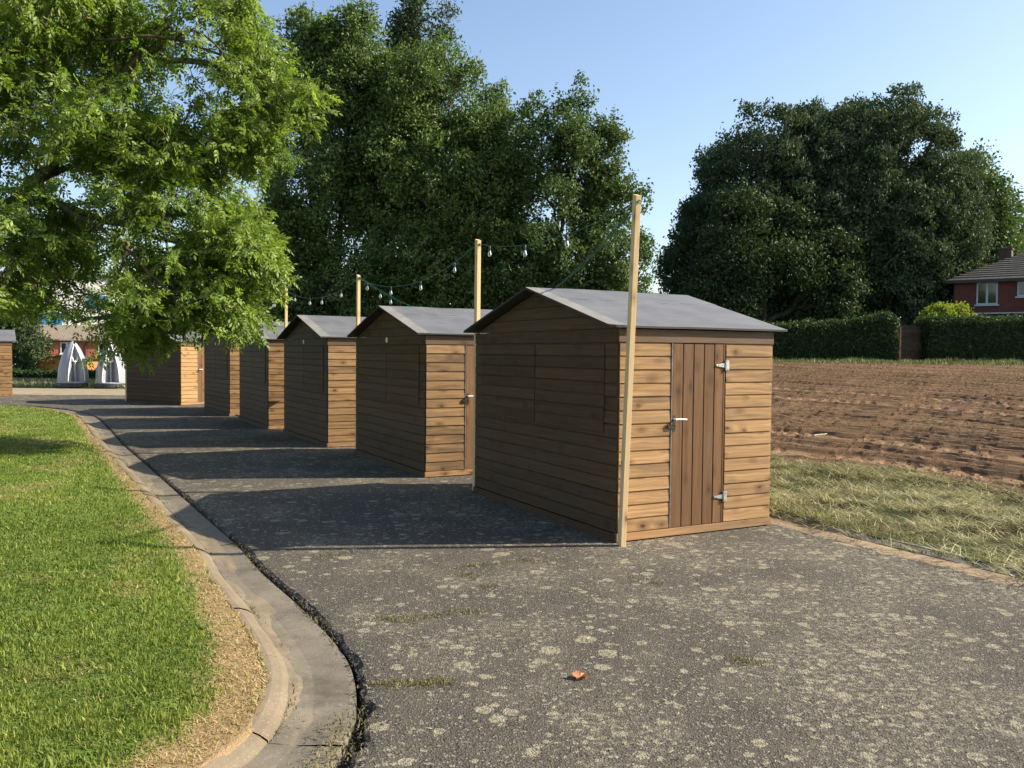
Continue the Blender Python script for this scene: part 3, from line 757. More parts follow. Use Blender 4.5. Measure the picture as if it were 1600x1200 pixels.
kx = np.interp(yy, KI[np.argsort(KI[:, 1]), 1], KI[np.argsort(KI[:, 1]), 0])
xx = np.where(sideg, x_left(yy)+rr.normal(0.0, 0.03, len(yy)), kx+np.abs(rr.normal(0, 0.025, len(yy))))
dens = vnoise(yy*2.2, sideg*5.0, 95, 3); ok = rr.random(len(yy)) < np.clip((dens-0.38)*3.2, 0.03, 1)
xx, yy, sg2 = xx[ok], yy[ok], sideg[ok]; n = len(xx)
tag(blades(xx, yy, np.where(sg2, -0.03, -0.032), rr.uniform(0.008, 0.035, n), rr.uniform(0.003, 0.007, n), rr.uniform(0.3, 0.95, n), rr.uniform(0.1, 1, n), rr, 'gutter_grass', M['moss']),
    'dry grass and moss along both edges of the gutter', 'grass', kind='stuff')

# far meadow behind the paving
mb = MB(); 
fx = np.linspace(-60, -8, 60); fy = np.concatenate([[35.6], np.linspace(35.9, 60, 40)])
X_, Y_ = np.meshgrid(fx, fy); Z_ = hfun(X_, Y_)+0.10; Z_[0] = -0.02
def m_meadow():
    m = NT('meadow_grass'); p = m.pos(); n = m.noise(p, 6, 5, 0.7); n2 = m.noise(p, 30, 3)
    c = m.ramp(n, [(0.3, (0.075, 0.12, 0.03)), (0.7, (0.17, 0.21, 0.07))])
    m.base(c); m.rough(0.95); m.bump(n2, 0.8, 0.04); return m.m
tag(link('meadow', np_mesh('meadow', np.stack([X_, Y_, Z_], -1).reshape(-1, 3), grid_faces(len(fx), len(fy)), smooth=True), None, [m_meadow()]), kind='structure')
r = np.random.default_rng(77); n = 26000
x = r.uniform(-36, -12, n); y = 35.7+14*r.random(n)**1.5
tag(blades(x, y, hfun(x, y)+0.09, r.uniform(0.08, 0.25, n), r.uniform(0.02, 0.04, n), r.uniform(0.1, 0.8, n), np.where(r.random(n) < .1, .95, r.uniform(0.1, 0.6, n)), r, 'meadow_blades', M['hay']), 'tall meadow grass behind the grey urinals', 'grass', kind='stuff')
# grass strip between field and hedges
n = 30000; x = r.uniform(2, 34, n); y = r.uniform(33.1, 36.0, n)
tag(blades(x, y, hfun(x, y)-0.02, r.uniform(0.05, 0.28, n)*(0.4+vnoise(x*1.2, y, 99, 2)), r.uniform(0.02, 0.045, n), r.uniform(0.1, 0.8, n), r.uniform(0.0, 0.5, n), r, 'verge_grass', M['hay']), 'grass strip at the foot of the far hedges', 'grass', kind='stuff')
mb = MB()
vx = np.linspace(-4, 60, 65); vy = np.linspace(32.8, 37.5, 12); X_, Y_ = np.meshgrid(vx, vy)
tag(link('verge', np_mesh('verge', np.stack([X_, Y_, hfun(X_, Y_)-0.01], -1).reshape(-1, 3), grid_faces(65, 12), smooth=True), None, [M['earth']]), kind='structure')

# ------------------------------------------------------------------ sheds
SW, SD, HW, OG, OE, ZE, ZR = 1.835, 2.98, 1.929, 0.1485, 0.0634, 1.942, 2.37
FB = 1.806                                                  # underside of the fascia board
def plank_h(mb, o, du, n, L, z0, z1, mi=0, tone=None, lip=0.0165, top=0.0115, zt=None):
    """one weatherboard: o corner, du along, n outward; optional clip function zt(s) for gable ends"""
    o = Vector(o); du = Vector(du); n = Vector(n); up = Vector((0, 0, 1))
    t = random.uniform(0.30, 0.72) if tone is None else tone
    ou, ov = random.random()*40, random.random()*40
    j = random.uniform(-0.0025, 0.0025); lip += random.uniform(-0.002, 0.002)
    a, b = j, L+random.uniform(-0.0025, 0.0025)
    zs = [(z0, lip-0.003), (z0+0.004, lip), (z1-0.013, top+0.002), (z1-0.011, top-0.009), (z1, top-0.009)]
    P = lambda s, z, d: o+du*s+up*(z-o.z)+n*d
    mb.face([P(a, z0, 0), P(b, z0, 0), P(b, z0, lip-0.003), P(a, z0, lip-0.003)], [(a+ou, ov), (b+ou, ov), (b+ou, ov+.02), (a+ou, ov+.02)], t, mi)
    for (za, da), (zb, db) in zip(zs[:-1], zs[1:]):
        mb.face([P(a, za, da), P(b, za, da), P(b, zb, db), P(a, zb, db)], [(a+ou, za+ov), (b+ou, za+ov), (b+ou, zb+ov), (a+ou, zb+ov)], t, mi)
    for s, fl in ((a, 1), (b, 0)):
        q = [P(s, z0, 0)]+[P(s, z, d) for z, d in zs]+[P(s, z1, 0)]
        uv = [(s+ou, ov+p.z) for p in q]
        mb.face(q if not fl else list(reversed(q)), uv if not fl else list(reversed(uv)), t*0.7, mi)

def gable_boards(mb, x, nx, mi=0):
    """boards of a gable wall in the plane x, outward nx; above FB clipped by the roof slope"""
    rows = 14; p = (FB-0.085)/rows
    for k in range(rows):
        z0 = 0.085+k*p; z1 = z0+p
        ends = [0.0, SD] if True else []
        plank_h(mb, (x, 0 if nx < 0 else SD, z0), (0, 1, 0) if nx < 0 else (0, -1, 0), (nx, 0, 0), SD, z0, z1, mi, lip=0.0145, top=0.0105)
    # broad board under the triangle
    zt = lambda y: ZE-0.02+(ZR-ZE)*(1-abs(y-SD/2)/(SD/2))
    z0, z1 = FB, HW
    mb.box((min(x, x+nx*0.017), 0.0, z0), (max(x, x+nx*0.017), SD, z1-0.004), 0.45, mi, grain='y')
    z = HW
    while z < ZR-0.05:
        zn = min(z+0.122, ZR-0.03)
        t = random.uniform(0.3, 0.7); ou, ov = random.random()*30, random.random()*30
        def half(zz): return max(0.0, SD/2*(1-(zz-ZE+0.02)/(ZR-ZE)))
        ha, hb = min(half(z), SD/2), half(zn)
        xx = x+nx*(0.013); xt = x+nx*0.010
        q = [(xx, SD/2-ha, z), (xx, SD/2+ha, z), (xt, SD/2+hb, zn-0.005), (xt, SD/2-hb, zn-0.005)]
        if nx < 0: q = list(reversed(q))
        mb.face(q, [(a[1]+ou, a[2]+ov) for a in q], t, mi)
        q = [(xt, SD/2-hb, zn-0.005), (xt, SD/2+hb, zn-0.005), (x, SD/2+hb, zn), (x, SD/2-hb, zn)]
        mb.face(q, None, t*.4, mi)
        z = zn

def make_shed(name, seed, tagplate, door_handle=True, shutters=True, bright=(0.4, 1.0)):
    random.seed(seed)
    root = empty(name)
    rows = 14; p = (FB-0.085)/rows
    D0, D1 = 0.585, 1.226
    # core walls behind the boards
    mb = MB()
    for k in range(rows):
        z0 = 0.085+k*p
        plank_h(mb, (0.004, 0, z0), (1, 0, 0), (0, -1, 0), D0-0.012, z0, z0+p, tone=random.uniform(*bright))
        plank_h(mb, (D1+0.012, 0, z0), (1, 0, 0), (0, -1, 0), SW-D1-0.012, z0, z0+p, tone=random.uniform(*bright))
    mb.box((0.002, 0.0005, 0.1), (D0-0.004, 0.03, FB), 0.3); mb.box((D1+0.004, 0.0005, 0.1), (SW-0.002, 0.03, FB), 0.3)
    mb.build('side_wall', M['wood'], root)
    mb = MB()
    for k in range(rows):
        z0 = 0.085+k*p
        plank_h(mb, (SW, SD, z0), (-1, 0, 0), (0, 1, 0), SW, z0, z0+p)
    mb.box((0.002, SD-0.03, 0.1), (SW-0.002, SD-0.0005, HW-0.004), 0.3)
    mb.build('side_wall', M['wood'], root)
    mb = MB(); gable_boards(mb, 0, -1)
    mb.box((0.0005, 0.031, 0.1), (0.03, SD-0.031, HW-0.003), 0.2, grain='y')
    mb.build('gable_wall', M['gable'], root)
    mb = MB(); gable_boards(mb, SW, 1)
    mb.box((SW-0.03, 0.031, 0.1), (SW-0.0005, SD-0.031, HW-0.003), 0.2, grain='y')
    mb.build('gable_wall', M['wood'], root)
    # fascia above the door
    mb = MB(); mb.box((-0.010, -0.019, FB+0.003), (SW+0.010, 0.0, HW-0.004), 0.45); mb.build('fascia', M['fascia'], root)
    # plinth
    mb = MB()
    mb.box((-0.010, -0.026, 0.012), (SW+0.012, 0.03, 0.079), 0.6)
    mb.box((SW-0.02, 0.031, 0.0), (SW+0.024, SD+0.025, 0.098), 0.35, grain='y')
    mb.box((0.021, SD-0.03, 0.0), (SW-0.021, SD+0.024, 0.098), 0.4)
    mb.build('base_frame', M['plinth'], root)
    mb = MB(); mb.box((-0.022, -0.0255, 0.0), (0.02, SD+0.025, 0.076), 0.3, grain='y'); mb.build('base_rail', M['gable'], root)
    # door
    mb = MB(); nb = 5; w = (D1-D0-0.014)/nb
    for k in range(nb):
        x0 = D0+0.010+k*w+0.0035; x1 = D0+0.010+(k+1)*w-0.0035
        t = random.uniform(0.2, 0.9); ou, ov = random.random()*40, random.random()*40
        yy = -0.012+random.uniform(-0.002, 0.002)
        zb, zt2 = 0.086, FB-0.006
        B_ = [(x0, yy+0.004), (x0+0.004, yy), (x1-0.004, yy), (x1, yy+0.004)]
        for (xa, ya), (xb, yb) in zip(B_[:-1], B_[1:]):
            mb.face([(xa, ya, zb), (xb, yb, zb), (xb, yb, zt2), (xa, ya, zt2)], [(zb+ou, xa+ov), (zb+ou, xb+ov), (zt2+ou, xb+ov), (zt2+ou, xa+ov)], t)
        for xe in (x0, x1):
            mb.face([(xe, yy+0.004, zb), (xe, 0.004, zb), (xe, 0.004, zt2), (xe, yy+0.004, zt2)], None, t*.5)
        mb.face([(x0, yy+0.004, zb), (x0, 0.004, zb), (x1, 0.004, zb), (x1, yy+0.004, zb)], None, 0.3)
    mb.box((D0+0.004, 0.004, 0.082), (D1-0.004, 0.02, FB-0.004), 0.1, grain='z')
    door = mb.build('door', M['doorwood'], root)
    mb = MB(); mb.box((D0-0.006, -0.021, 0.084), (D0+0.008, 0.003, FB-0.003)); mb.build('edge_strip', M['edge'], door)
    mb = MB(); mb.box((D1-0.018, -0.016, 0.086), (D1-0.004, 0.003, FB-0.004), 0.2, grain='z'); mb.build('door_stop', M['doorwood'], door)
    for hz in (1.60, 0.335):
        mb = MB(); y0 = -0.021
        mb.face([(D1-0.012, y0-.002, hz-0.022), (D1-0.012, y0-.002, hz+0.022), (D1-0.115, y0-.002, hz+0.008), (D1-0.115, y0-.002, hz-0.008)][::-1])
        mb.box((D1-0.115, y0-0.0015, hz-0.008), (D1-0.012, y0+0.012, hz+0.008))
        mb.box((D1+0.012, -0.0265, hz-0.047), (D1+0.040, -0.012, hz+0.047))
        mb.tube([(D1, -0.026, hz-0.05), (D1, -0.026, hz+0.05)], 0.009, 8)
        for dz in (-0.035, 0.035): mb.tube([(D1+0.028, -0.026, hz+dz), (D1+0.028, -0.031, hz+dz)], 0.006, 8)
        for dx in (0.04, 0.085): mb.tube([(D1-dx, y0, hz), (D1-dx, y0-0.006, hz)], 0.005, 8)
        mb.build('hinge', M['zinc'], door)
    if door_handle:
        mb = MB(); zz = 1.098
        mb.tube([(D0+0.030, -0.012, zz), (D0+0.030, -0.058, zz)], 0.010, 8)
        mb.tube([(D0+0.022, -0.058, zz), (D0+0.09, -0.060, zz+0.001), (D0+0.15, -0.058, zz-0.003)], [0.008, 0.0085, 0.007], 8)
        mb.build('handle', M['white'], door)
        mb = MB()
        mb.box((D0+0.012, -0.018, zz-0.11), (D0+0.048, -0.010, zz+0.035))
        mb.box((D0-0.05, -0.034, zz-0.085), (D0+0.022, -0.022, zz-0.055))
        mb.tube([(D0+0.03, -0.016, zz-0.075), (D0+0.03, -0.026, zz-0.075)], 0.009, 8)
        mb.build('latch', M['iron'], door)
    # shutters on the gable
    if shutters:
        for y0, y1 in ((0.20, 1.488), (1.500, 2.80)):
            mb = MB(); z0, z1 = 0.975, FB-0.008; n = 7; ph = (z1-z0)/n
            for k in range(n):
                plank_h(mb, (-0.0135, y0, z0+k*ph), (0, 1, 0), (-1, 0, 0), y1-y0, z0+k*ph, z0+(k+1)*ph, lip=0.010, top=0.008)
            mb.box((-0.0135, y0+0.002, z0+.002), (-0.011, y1-0.002, z1), 0.2, grain='y')
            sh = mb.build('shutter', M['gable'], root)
    if tagplate:
        mb = MB(); mb.box((-0.0215, 1.455, FB+0.035), (-0.0175, 1.525, FB+0.105)); mb.build('number_plate', M['tagw'], root)
    # roof
    nu, nv = 28, 12
    for side in (0, 1):
        mb = MB()
        L = SW+2*OG
        def P(u, v, off):
            xx = -OG+L*u; yy = -OE+(SD/2+OE)*v; zz = ZE+(ZR-ZE)*v
            zz += off+0.016*(vnoise(xx*2.2+seed, yy*2.2, 5+side, 2)-0.5)*math.sin(PI*min(1, max(0, u)))*(0.4+v*0.6)
            if side: yy = SD-yy
            return (xx, yy, zz)
        for i in range(nu):
            for k in range(nv):
                q = [P(i/nu, k/nv, .012), P((i+1)/nu, k/nv, .012), P((i+1)/nu, (k+1)/nv, .012), P(i/nu, (k+1)/nv, .012)]
                mb.face(q if not side else q[::-1], None, 0.5, 0)
                q = [P(i/nu, k/nv, -.006), P((i+1)/nu, k/nv, -.006), P((i+1)/nu, (k+1)/nv, -.006), P(i/nu, (k+1)/nv, -.006)]
                mb.face(q[::-1] if not side else q, None, 0.5, 1)
        for i in range(nu):
            q = [P(i/nu, 0, -.006), P((i+1)/nu, 0, -.006), P((i+1)/nu, 0, .012), P(i/nu, 0, .012)]
            mb.face(q if not side else q[::-1], None, .5, 1)
        for k in range(nv):
            for u in (0, 1):
                q = [P(u, k/nv, -.006), P(u, (k+1)/nv, -.006), P(u, (k+1)/nv, .012), P(u, k/nv, .012)]
                mb.face(q, None, .5, 1)
        pan = mb.build('roof_panel', [M['felt'], M['feltunder']], root, smooth=False)
        # felt strip along the verge and overlap seam
        mb = MB()
        sw = 0.17/L
        for k in range(nv):
            q = [P(-0.001, k/nv, .016), P(sw, k/nv, .016), P(sw, (k+1)/nv, .016), P(-0.001, (k+1)/nv, .016)]
            mb.face(q if not side else q[::-1], None)
            q = [P(sw, k/nv, .012), P(sw, k/nv, .016), P(sw, (k+1)/nv, .016), P(sw, (k+1)/nv, .012)]
            mb.face(q, None)
        mb.build('verge_strip', M['felt2'], pan)
        mb = MB()
        for i in range(nu):
            a, b = sw+(1-sw)*i/nu, sw+(1-sw)*(i+1)/nu
            va = 0.68+0.006*math.sin(i*1.3+seed); vb = 0.68+0.006*math.sin((i+1)*1.3+seed)
            q = [P(a, va, .017), P(b, vb, .017), P(b, 1.0, .0165), P(a, 1.0, .0165)]
            mb.face(q if not side else q[::-1], None)
            q = [P(a, va, .012), P(b, vb, .012), P(b, vb, .017), P(a, va, .017)]
            mb.face(q if not side else q[::-1], None)
        mb.build('ridge_cover', M['felt'], pan)
    return root

SHEDS = [(0.954, 7.559, 0.483), (-1.163, 11.38, 0.494), (-3.247, 14.875, 0.512), (-5.261, 18.219, 0.508), (-7.271, 21.73, 0.553), (-10.125, 25.80, 0.955)]
G_SHED = (-17.82-1.85*math.cos(0.56), 30.1-1.85*math.sin(0.56), 0.56)
labels = ['nearest brown wooden shed, leaning pine post at its front corner and door fully visible',
          'second wooden shed from the front, white plate under its gable, partly behind the nearest shed',
          'third wooden shed from the front, white plate on its gable, no door showing',
          'fourth wooden shed from the front, its roof partly under the overhanging leaves',
          'fifth wooden shed in the row, narrow strip of side wall beside the pale last shed',
          'last wooden shed of the row with the palest yellow side wall and brown door edge',
          'wooden shed cut off by the left edge of the picture beside the paving']
for i, (x, y, a) in enumerate(SHEDS+[G_SHED]):
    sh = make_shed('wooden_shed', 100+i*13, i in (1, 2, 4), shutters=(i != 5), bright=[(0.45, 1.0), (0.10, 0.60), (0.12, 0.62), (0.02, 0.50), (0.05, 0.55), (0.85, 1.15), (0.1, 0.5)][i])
    sh.location = (x, y, 0.0); sh.rotation_euler = (0, 0, a)
    tag(sh, labels[i], 'shed', 'wooden sheds standing in a row on the asphalt')

# ------------------------------------------------------------------ pine posts
def shed_pt(i, u, v, z=0.0):
    x, y, a = SHEDS[i]
    return Vector((x+u*math.cos(a)-v*math.sin(a), y+u*math.sin(a)+v*math.cos(a), z))
POSTS = []
def post(base, top, rz, label):
    random.seed(int(base[0]*100)+500)
    root = empty('wooden_post', base, 0)
    d = Vector(top)-Vector(base); L = d.length
    R = d.to_track_quat('Z', 'Y').to_matrix().to_4x4() @ Matrix.Rotation(rz, 4, 'Z')
    mb = MB(); w, t, b = 0.037, 0.024, 0.0015
    prof = [(-w+b, -t), (w-b, -t), (w, -t+b), (w, t-b), (w-b, t), (-w+b, t), (-w, t-b), (-w, -t+b)]
    sk = lambda p, z: 0.30*p[0] if z > L-1e-6 else 0.0
    zs = np.linspace(0, L, 9); ou, ov = random.random()*30, random.random()*30
    for z0, z1 in zip(zs[:-1], zs[1:]):
        per = 0
        for k in range(8):
            p, q = prof[k], prof[(k+1) % 8]; ln = math.dist(p, q)
            mb.face([R @ Vector((*p, z0+sk(p, z0))), R @ Vector((*q, z0+sk(q, z0))), R @ Vector((*q, z1+sk(q, z1))), R @ Vector((*p, z1+sk(p, z1)))],
                    [(z0+ou, per+ov), (z0+ou, per+ln+ov), (z1+ou, per+ln+ov), (z1+ou, per+ov)], 0.75)
            per += ln
    mb.face([R @ Vector((*p, L+sk(p, L))) for p in prof], None, 0.7); mb.face([R @ Vector((*p, 0)) for p in reversed(prof)], None, 0.5)
    mb.build('timber', M['newwood'], root)
    mb = MB(); mb.tube([R @ Vector((-0.052, -0.01, L-0.085)), R @ Vector((-0.046, -0.026, L-0.06)), R @ Vector((-0.045, 0.0, L-0.05)), R @ Vector((-0.05, 0.016, L-0.075))], 0.006, 6)
    mb.build('cable_tie', M['cable'], root)
    tag(root, label, 'post', 'pine posts carrying the string lights')
    POSTS.append(Vector(top))
b0 = shed_pt(0, -0.03, -0.125)
post(b0, (1.078, 7.44, 3.09), 0.25, 'tall leaning pine post in front of the corner of the nearest shed')
plab = ['pine post rising behind the nearest shed, between it and the second shed', 'pine post rising behind the second shed at its left edge', 'pine post behind the third shed, just right of the hanging leaves',
        'pine post behind the fourth shed, mostly hidden by leaves', 'pine post behind the fifth shed, hidden in the leaves', 'pine post at the far corner of the last shed, among leaves']
tops = [3.07, 2.97, 3.0, 3.02, 3.0, 3.0]
for i in range(6):
    bb = shed_pt(i, 0.05, SD+0.115)
    post(bb, (bb.x+0.01, bb.y, tops[i]), SHEDS[i][2], plab[i])

def span(a, b, sag, bulbs, label, bundle=False):
    a = Vector(a); b = Vector(b)
    root = empty('string_lights', a)
    n = 28
    P = [a.lerp(b, k/n)-Vector((0, 0, sag*4*(k/n)*(1-k/n)))-a for k in range(n+1)]
    mb = MB(); mb.tube(P, 0.0042, 6)
    if bundle:
        for s in (1, 2):
            Q = [p+Vector((0.012*math.sin(k*0.9+s*2), 0.012*math.cos(k*0.7+s*2), -0.012*s*math.sin(PI*k/n))) for k, p in enumerate(P)]
            mb.tube(Q, 0.0042, 6)
    mb.build('cable', M['cable'], root)
    for t in bulbs:
        p = a.lerp(b, t)-Vector((0, 0, sag*4*t*(1-t)))-a
        mb = MB(); mb.lathe([(0.0, 0.0), (0.010, -0.001), (0.014, -0.02), (0.014, -0.06), (0.0, -0.062)], 10, p); so_ = mb.build('socket', M['socket'], root)
        mb = MB(); mb.lathe([(0.012, -0.060), (0.014, -0.072), (0.020, -0.090), (0.023, -0.104), (0.021, -0.117), (0.013, -0.126), (0.0, -0.129)], 14, p)
        mb.build('bulb', M['bulb'], so_, smooth=True)
    tag(root, label, 'string lights', 'green string light cables between the posts')
P_ = POSTS
def ptop(i, dz=-0.05): return P_[i]+Vector((0, 0, dz))
span(ptop(0), ptop(1), 0.16, (0.36, 0.63, 0.90), 'green light cable with bulbs between the leaning post and the post behind the nearest shed')
span(ptop(0, -0.09), shed_pt(0, 0.22, SD/2, ZR+0.03), 0.03, (), 'thick green cable bundle running down from the leaning post to the nearest roof', True)
span(ptop(1), ptop(2), 0.30, (0.15, 0.40, 0.66, 0.9), 'green light cable with bulbs sagging from behind the nearest shed to behind the second')
span(ptop(2, -0.02), shed_pt(1, 0.35, SD/2, ZR+0.03), 0.02, (0.45, 0.65), 'green cable bundle running down to the ridge of the second shed', True)
span(ptop(2), ptop(3), 0.24, (0.2, 0.45, 0.62, 0.85), 'green light cable with bulbs sagging toward the hanging leaves')
span(ptop(3), ptop(4), 0.24, (0.25, 0.5, 0.75), 'green light cable with bulbs above the fourth shed, behind leaves')
span(ptop(4), ptop(5), 0.24, (0.25, 0.5, 0.75), 'green light cable with bulbs above the fifth shed, behind leaves')
span(ptop(5), ptop(6), 0.24, (0.25, 0.5, 0.75), 'green light cable with bulbs above the last shed, behind leaves')

# ------------------------------------------------------------------ trees
def frames(n, rng):
    q = rng.normal(0, 1, (n, 4)); q /= np.linalg.norm(q, axis=1)[:, None]
    w, x, y, z = q.T
    return np.stack([np.stack([1-2*(y*y+z*z), 2*(x*y-z*w), 2*(x*z+y*w)], -1), np.stack([2*(x*y+z*w), 1-2*(x*x+z*z), 2*(y*z-x*w)], -1), np.stack([2*(x*z-y*w), 2*(y*z+x*w), 1-2*(x*x+y*y)], -1)], 1)

def skeleton(init, tips, w=0.35, mid=2, bow=0.12, rng=None):
    """init: list of (pos, parent); every tip is joined to the cheapest node, shorter-reach tips first"""
    N = len(init)+len(tips)*(mid+1)+1
    P = np.zeros((N, 3)); par = np.full(N, -1); plen = np.zeros(N); n = 0
    for p, pa in init:
        P[n] = p; par[n] = pa
        if pa >= 0: plen[n] = plen[pa]+np.linalg.norm(P[n]-P[pa])
        n += 1
    d0 = np.min(np.linalg.norm(tips[:, None, :]-P[None, :n], axis=2), axis=1)
    leaf_nodes = np.zeros(len(tips), int)
    for ti in np.argsort(d0):
        t = tips[ti]
        c = np.linalg.norm(P[:n]-t, axis=1)+w*plen[:n]
        a = int(np.argmin(c)); s = P[a]; L = np.linalg.norm(t-s); prev = a
        side = rng.normal(0, 1, 3)*L*bow*0.5; side[2] += L*bow
        for k in range(1, mid+2):
            f = k/(mid+1)
            P[n] = s+(t-s)*f+side*math.sin(PI*f); par[n] = prev; plen[n] = plen[prev]+np.linalg.norm(P[n]-P[prev]); prev = n; n += 1
        leaf_nodes[ti] = prev
    return P[:n], par[:n]

def branch_mesh(name, P, par, r0, rtip, mat, parent, sides=6, minr=0.0, power=2.2, cap=None):
    n = len(P); w = np.zeros(n)
    kids = np.bincount(par[par >= 0], minlength=n)
    w[kids == 0] = 1.0
    for i in range(n-1, 0, -1):
        if par[i] >= 0: w[par[i]] += w[i]
    rad = np.maximum(rtip, r0*(w/w.max())**(1/power))
    if cap is not None: rad[:len(cap)] = np.minimum(rad[:len(cap)], cap)
    i = np.where(par >= 0)[0]; i = i[rad[i] >= minr]
    a, b = P[par[i]], P[i]; ra, rb = np.minimum(rad[par[i]], rad[i]*1.6), rad[i]
    d = b-a; L = np.linalg.norm(d, axis=1); ok = L > 1e-5; a, b, ra, rb, d, L = a[ok], b[ok], ra[ok], rb[ok], d[ok], L[ok]
    d /= L[:, None]
    up = np.where((np.abs(d[:, 2]) < 0.9)[:, None], np.array([[0, 0, 1.]]), np.array([[1., 0, 0]]))
    u = np.cross(d, up); u /= np.linalg.norm(u, axis=1)[:, None]; v = np.cross(u, d)
    th = np.arange(sides)*2*PI/sides
    ring = u[:, None, :]*np.cos(th)[None, :, None]+v[:, None, :]*np.sin(th)[None, :, None]
    V = np.concatenate([a[:, None]+ring*ra[:, None, None], b[:, None]+d[:, None]*rb[:, None, None]*0.3+ring*rb[:, None, None]], 1).reshape(-1, 3)
    base = (np.arange(len(a))*2*sides)[:, None]; k = np.arange(sides)[None]; k2 = (k+1) % sides
    F = np.stack([base+k, base+k2, base+sides+k2, base+sides+k], -1).reshape(-1, 4)
    return link(name, np_mesh(name, V, F, smooth=True), parent, [mat])

def leaf_quads(tips, per, spread, size, rng, droop=0.3, zsq=0.8, tonef=None, asp=0.55, outward=None):
    n = len(tips)*per
    C = np.repeat(tips, per, 0)+rng.normal(0, 1, (n, 3))*np.array([spread, spread, spread*zsq])
    R = frames(n, rng)
    ax = R[:, :, 0]; ax[:, 2] -= droop; 
    if outward is not None: ax = ax+np.repeat(outward, per, 0)*0.5
    ax /= np.linalg.norm(ax, axis=1)[:, None]
    nv = R[:, :, 1]; nv[:, 2] = np.abs(nv[:, 2])+0.25; sd_ = np.cross(ax, nv); sd_ /= np.linalg.norm(sd_, axis=1)[:, None]+1e-9
    nrm = np.cross(sd_, ax)
    s = (size*rng.uniform(0.6, 1.3, n))[:, None]
    V = np.stack([C-ax*s*0.5, C+sd_*s*asp*0.5+nrm*s*0.08, C+ax*s*0.5-nrm*s*.08, C-sd_*s*asp*0.5+nrm*s*0.08], 1).reshape(-1, 3)
    F = np.arange(n*4).reshape(-1, 4)
    t = np.clip(np.repeat(rng.uniform(0.15, 0.85, len(tips)), per)+rng.normal(0, 0.16, n), 0, 1)
    return V, F, t

def lobed(ells, nl, rl, tips_per, rng, zs=1.0, surf=0.75, low=-0.6):
    """tips on the shells of many small lobes that sit on a union of ellipsoids"""
    vol = np.array([e[3]*e[4]*e[5] for e in ells])**0.667; vol /= vol.sum()
    T = []; O = []
    for _ in range(nl):
        e = ells[rng.choice(len(ells), p=vol)]
        d = rng.normal(0, 1, 3); d /= np.linalg.norm(d)
        while d[2] < low: d = rng.normal(0, 1, 3); d /= np.linalg.norm(d)
        rr_ = rng.uniform(0.82, 1.0) if rng.random() < surf else rng.uniform(0.35, 0.85)
        r_ = rl*rng.uniform(0.6, 1.35)
        c = np.array(e[:3])+d*(np.array(e[3:6])-r_*0.8)*rr_
        q = rng.normal(0, 1, (tips_per, 3)); q /= np.linalg.norm(q, axis=1)[:, None]
        q = q*0.85+d*0.35+np.array([0, 0, 0.15])
        q /= np.linalg.norm(q, axis=1)[:, None]
        T.append(c+q*r_*rng.uniform(0.55, 1.05, (tips_per, 1))*np.array([1, 1, zs])); O.append(q)
    return np.vstack(T), np.vstack(O)

def far(ells, k): return [(e[0]*k, e[1]*k, 1.7+(e[2]-1.7)*k, e[3]*k, e[4]*k, e[5]*k) for e in ells]
def tree(name, label, ells, base, seed, leafmat, nl=46, rl=0.9, tips_per=16, per=36, spread=0.28, size=0.19, droop=0.3, zs=1.0, barkmat='bark', r0=0.28, group='tall trees behind the sheds',
         stems=1, surf=0.75, cat='tree', minr=0.012, asp=0.55, top=0.75, low=-0.6, back=1.0):
    rng = np.random.default_rng(seed)
    if back != 1: ells = far(ells, back); base = (base[0]*back, base[1]*back)
    tips, out = lobed(ells, nl, rl, tips_per, rng, zs, surf, low)
    bx, by = base; bz = float(hfun(bx, by))-0.1
    tips = tips[tips[:, 2] > bz+0.25]; out = out[:len(tips)]
    root = empty(name, (bx, by, bz)); o = np.array([bx, by, bz])
    ztop = bz+(max(e[2]+e[5] for e in ells)-bz)*top
    init = []
    for s in range(stems):
        sx, sy = (rng.normal(0, 0.9), rng.normal(0, 0.6)) if stems > 1 else (0, 0)
        tx = np.average([e[0] for e in ells], weights=[e[5] for e in ells])-bx
        for k in range(9):
            f = k/8
            p = np.array([sx*f*1.6+tx*f+rng.normal(0, 0.08)*(k > 0), sy*f*1.4+rng.normal(0, 0.08)*(k > 0), (ztop-bz)*f])
            init.append((p, len(init)-1 if k else (-1 if s == 0 else 0)))
    P, par = skeleton(init, tips-o, 0.30, 1, 0.10, rng)
    branch_mesh('trunk', P, par, r0, 0.008, M[barkmat], root, 6, minr)
    V, F, t = leaf_quads(tips-o, per, spread, size, rng, droop, outward=out, asp=asp)
    link('crown', np_mesh('crown', V, F, tone=t), root, [leafmat])
    return tag(root, label, cat, group)

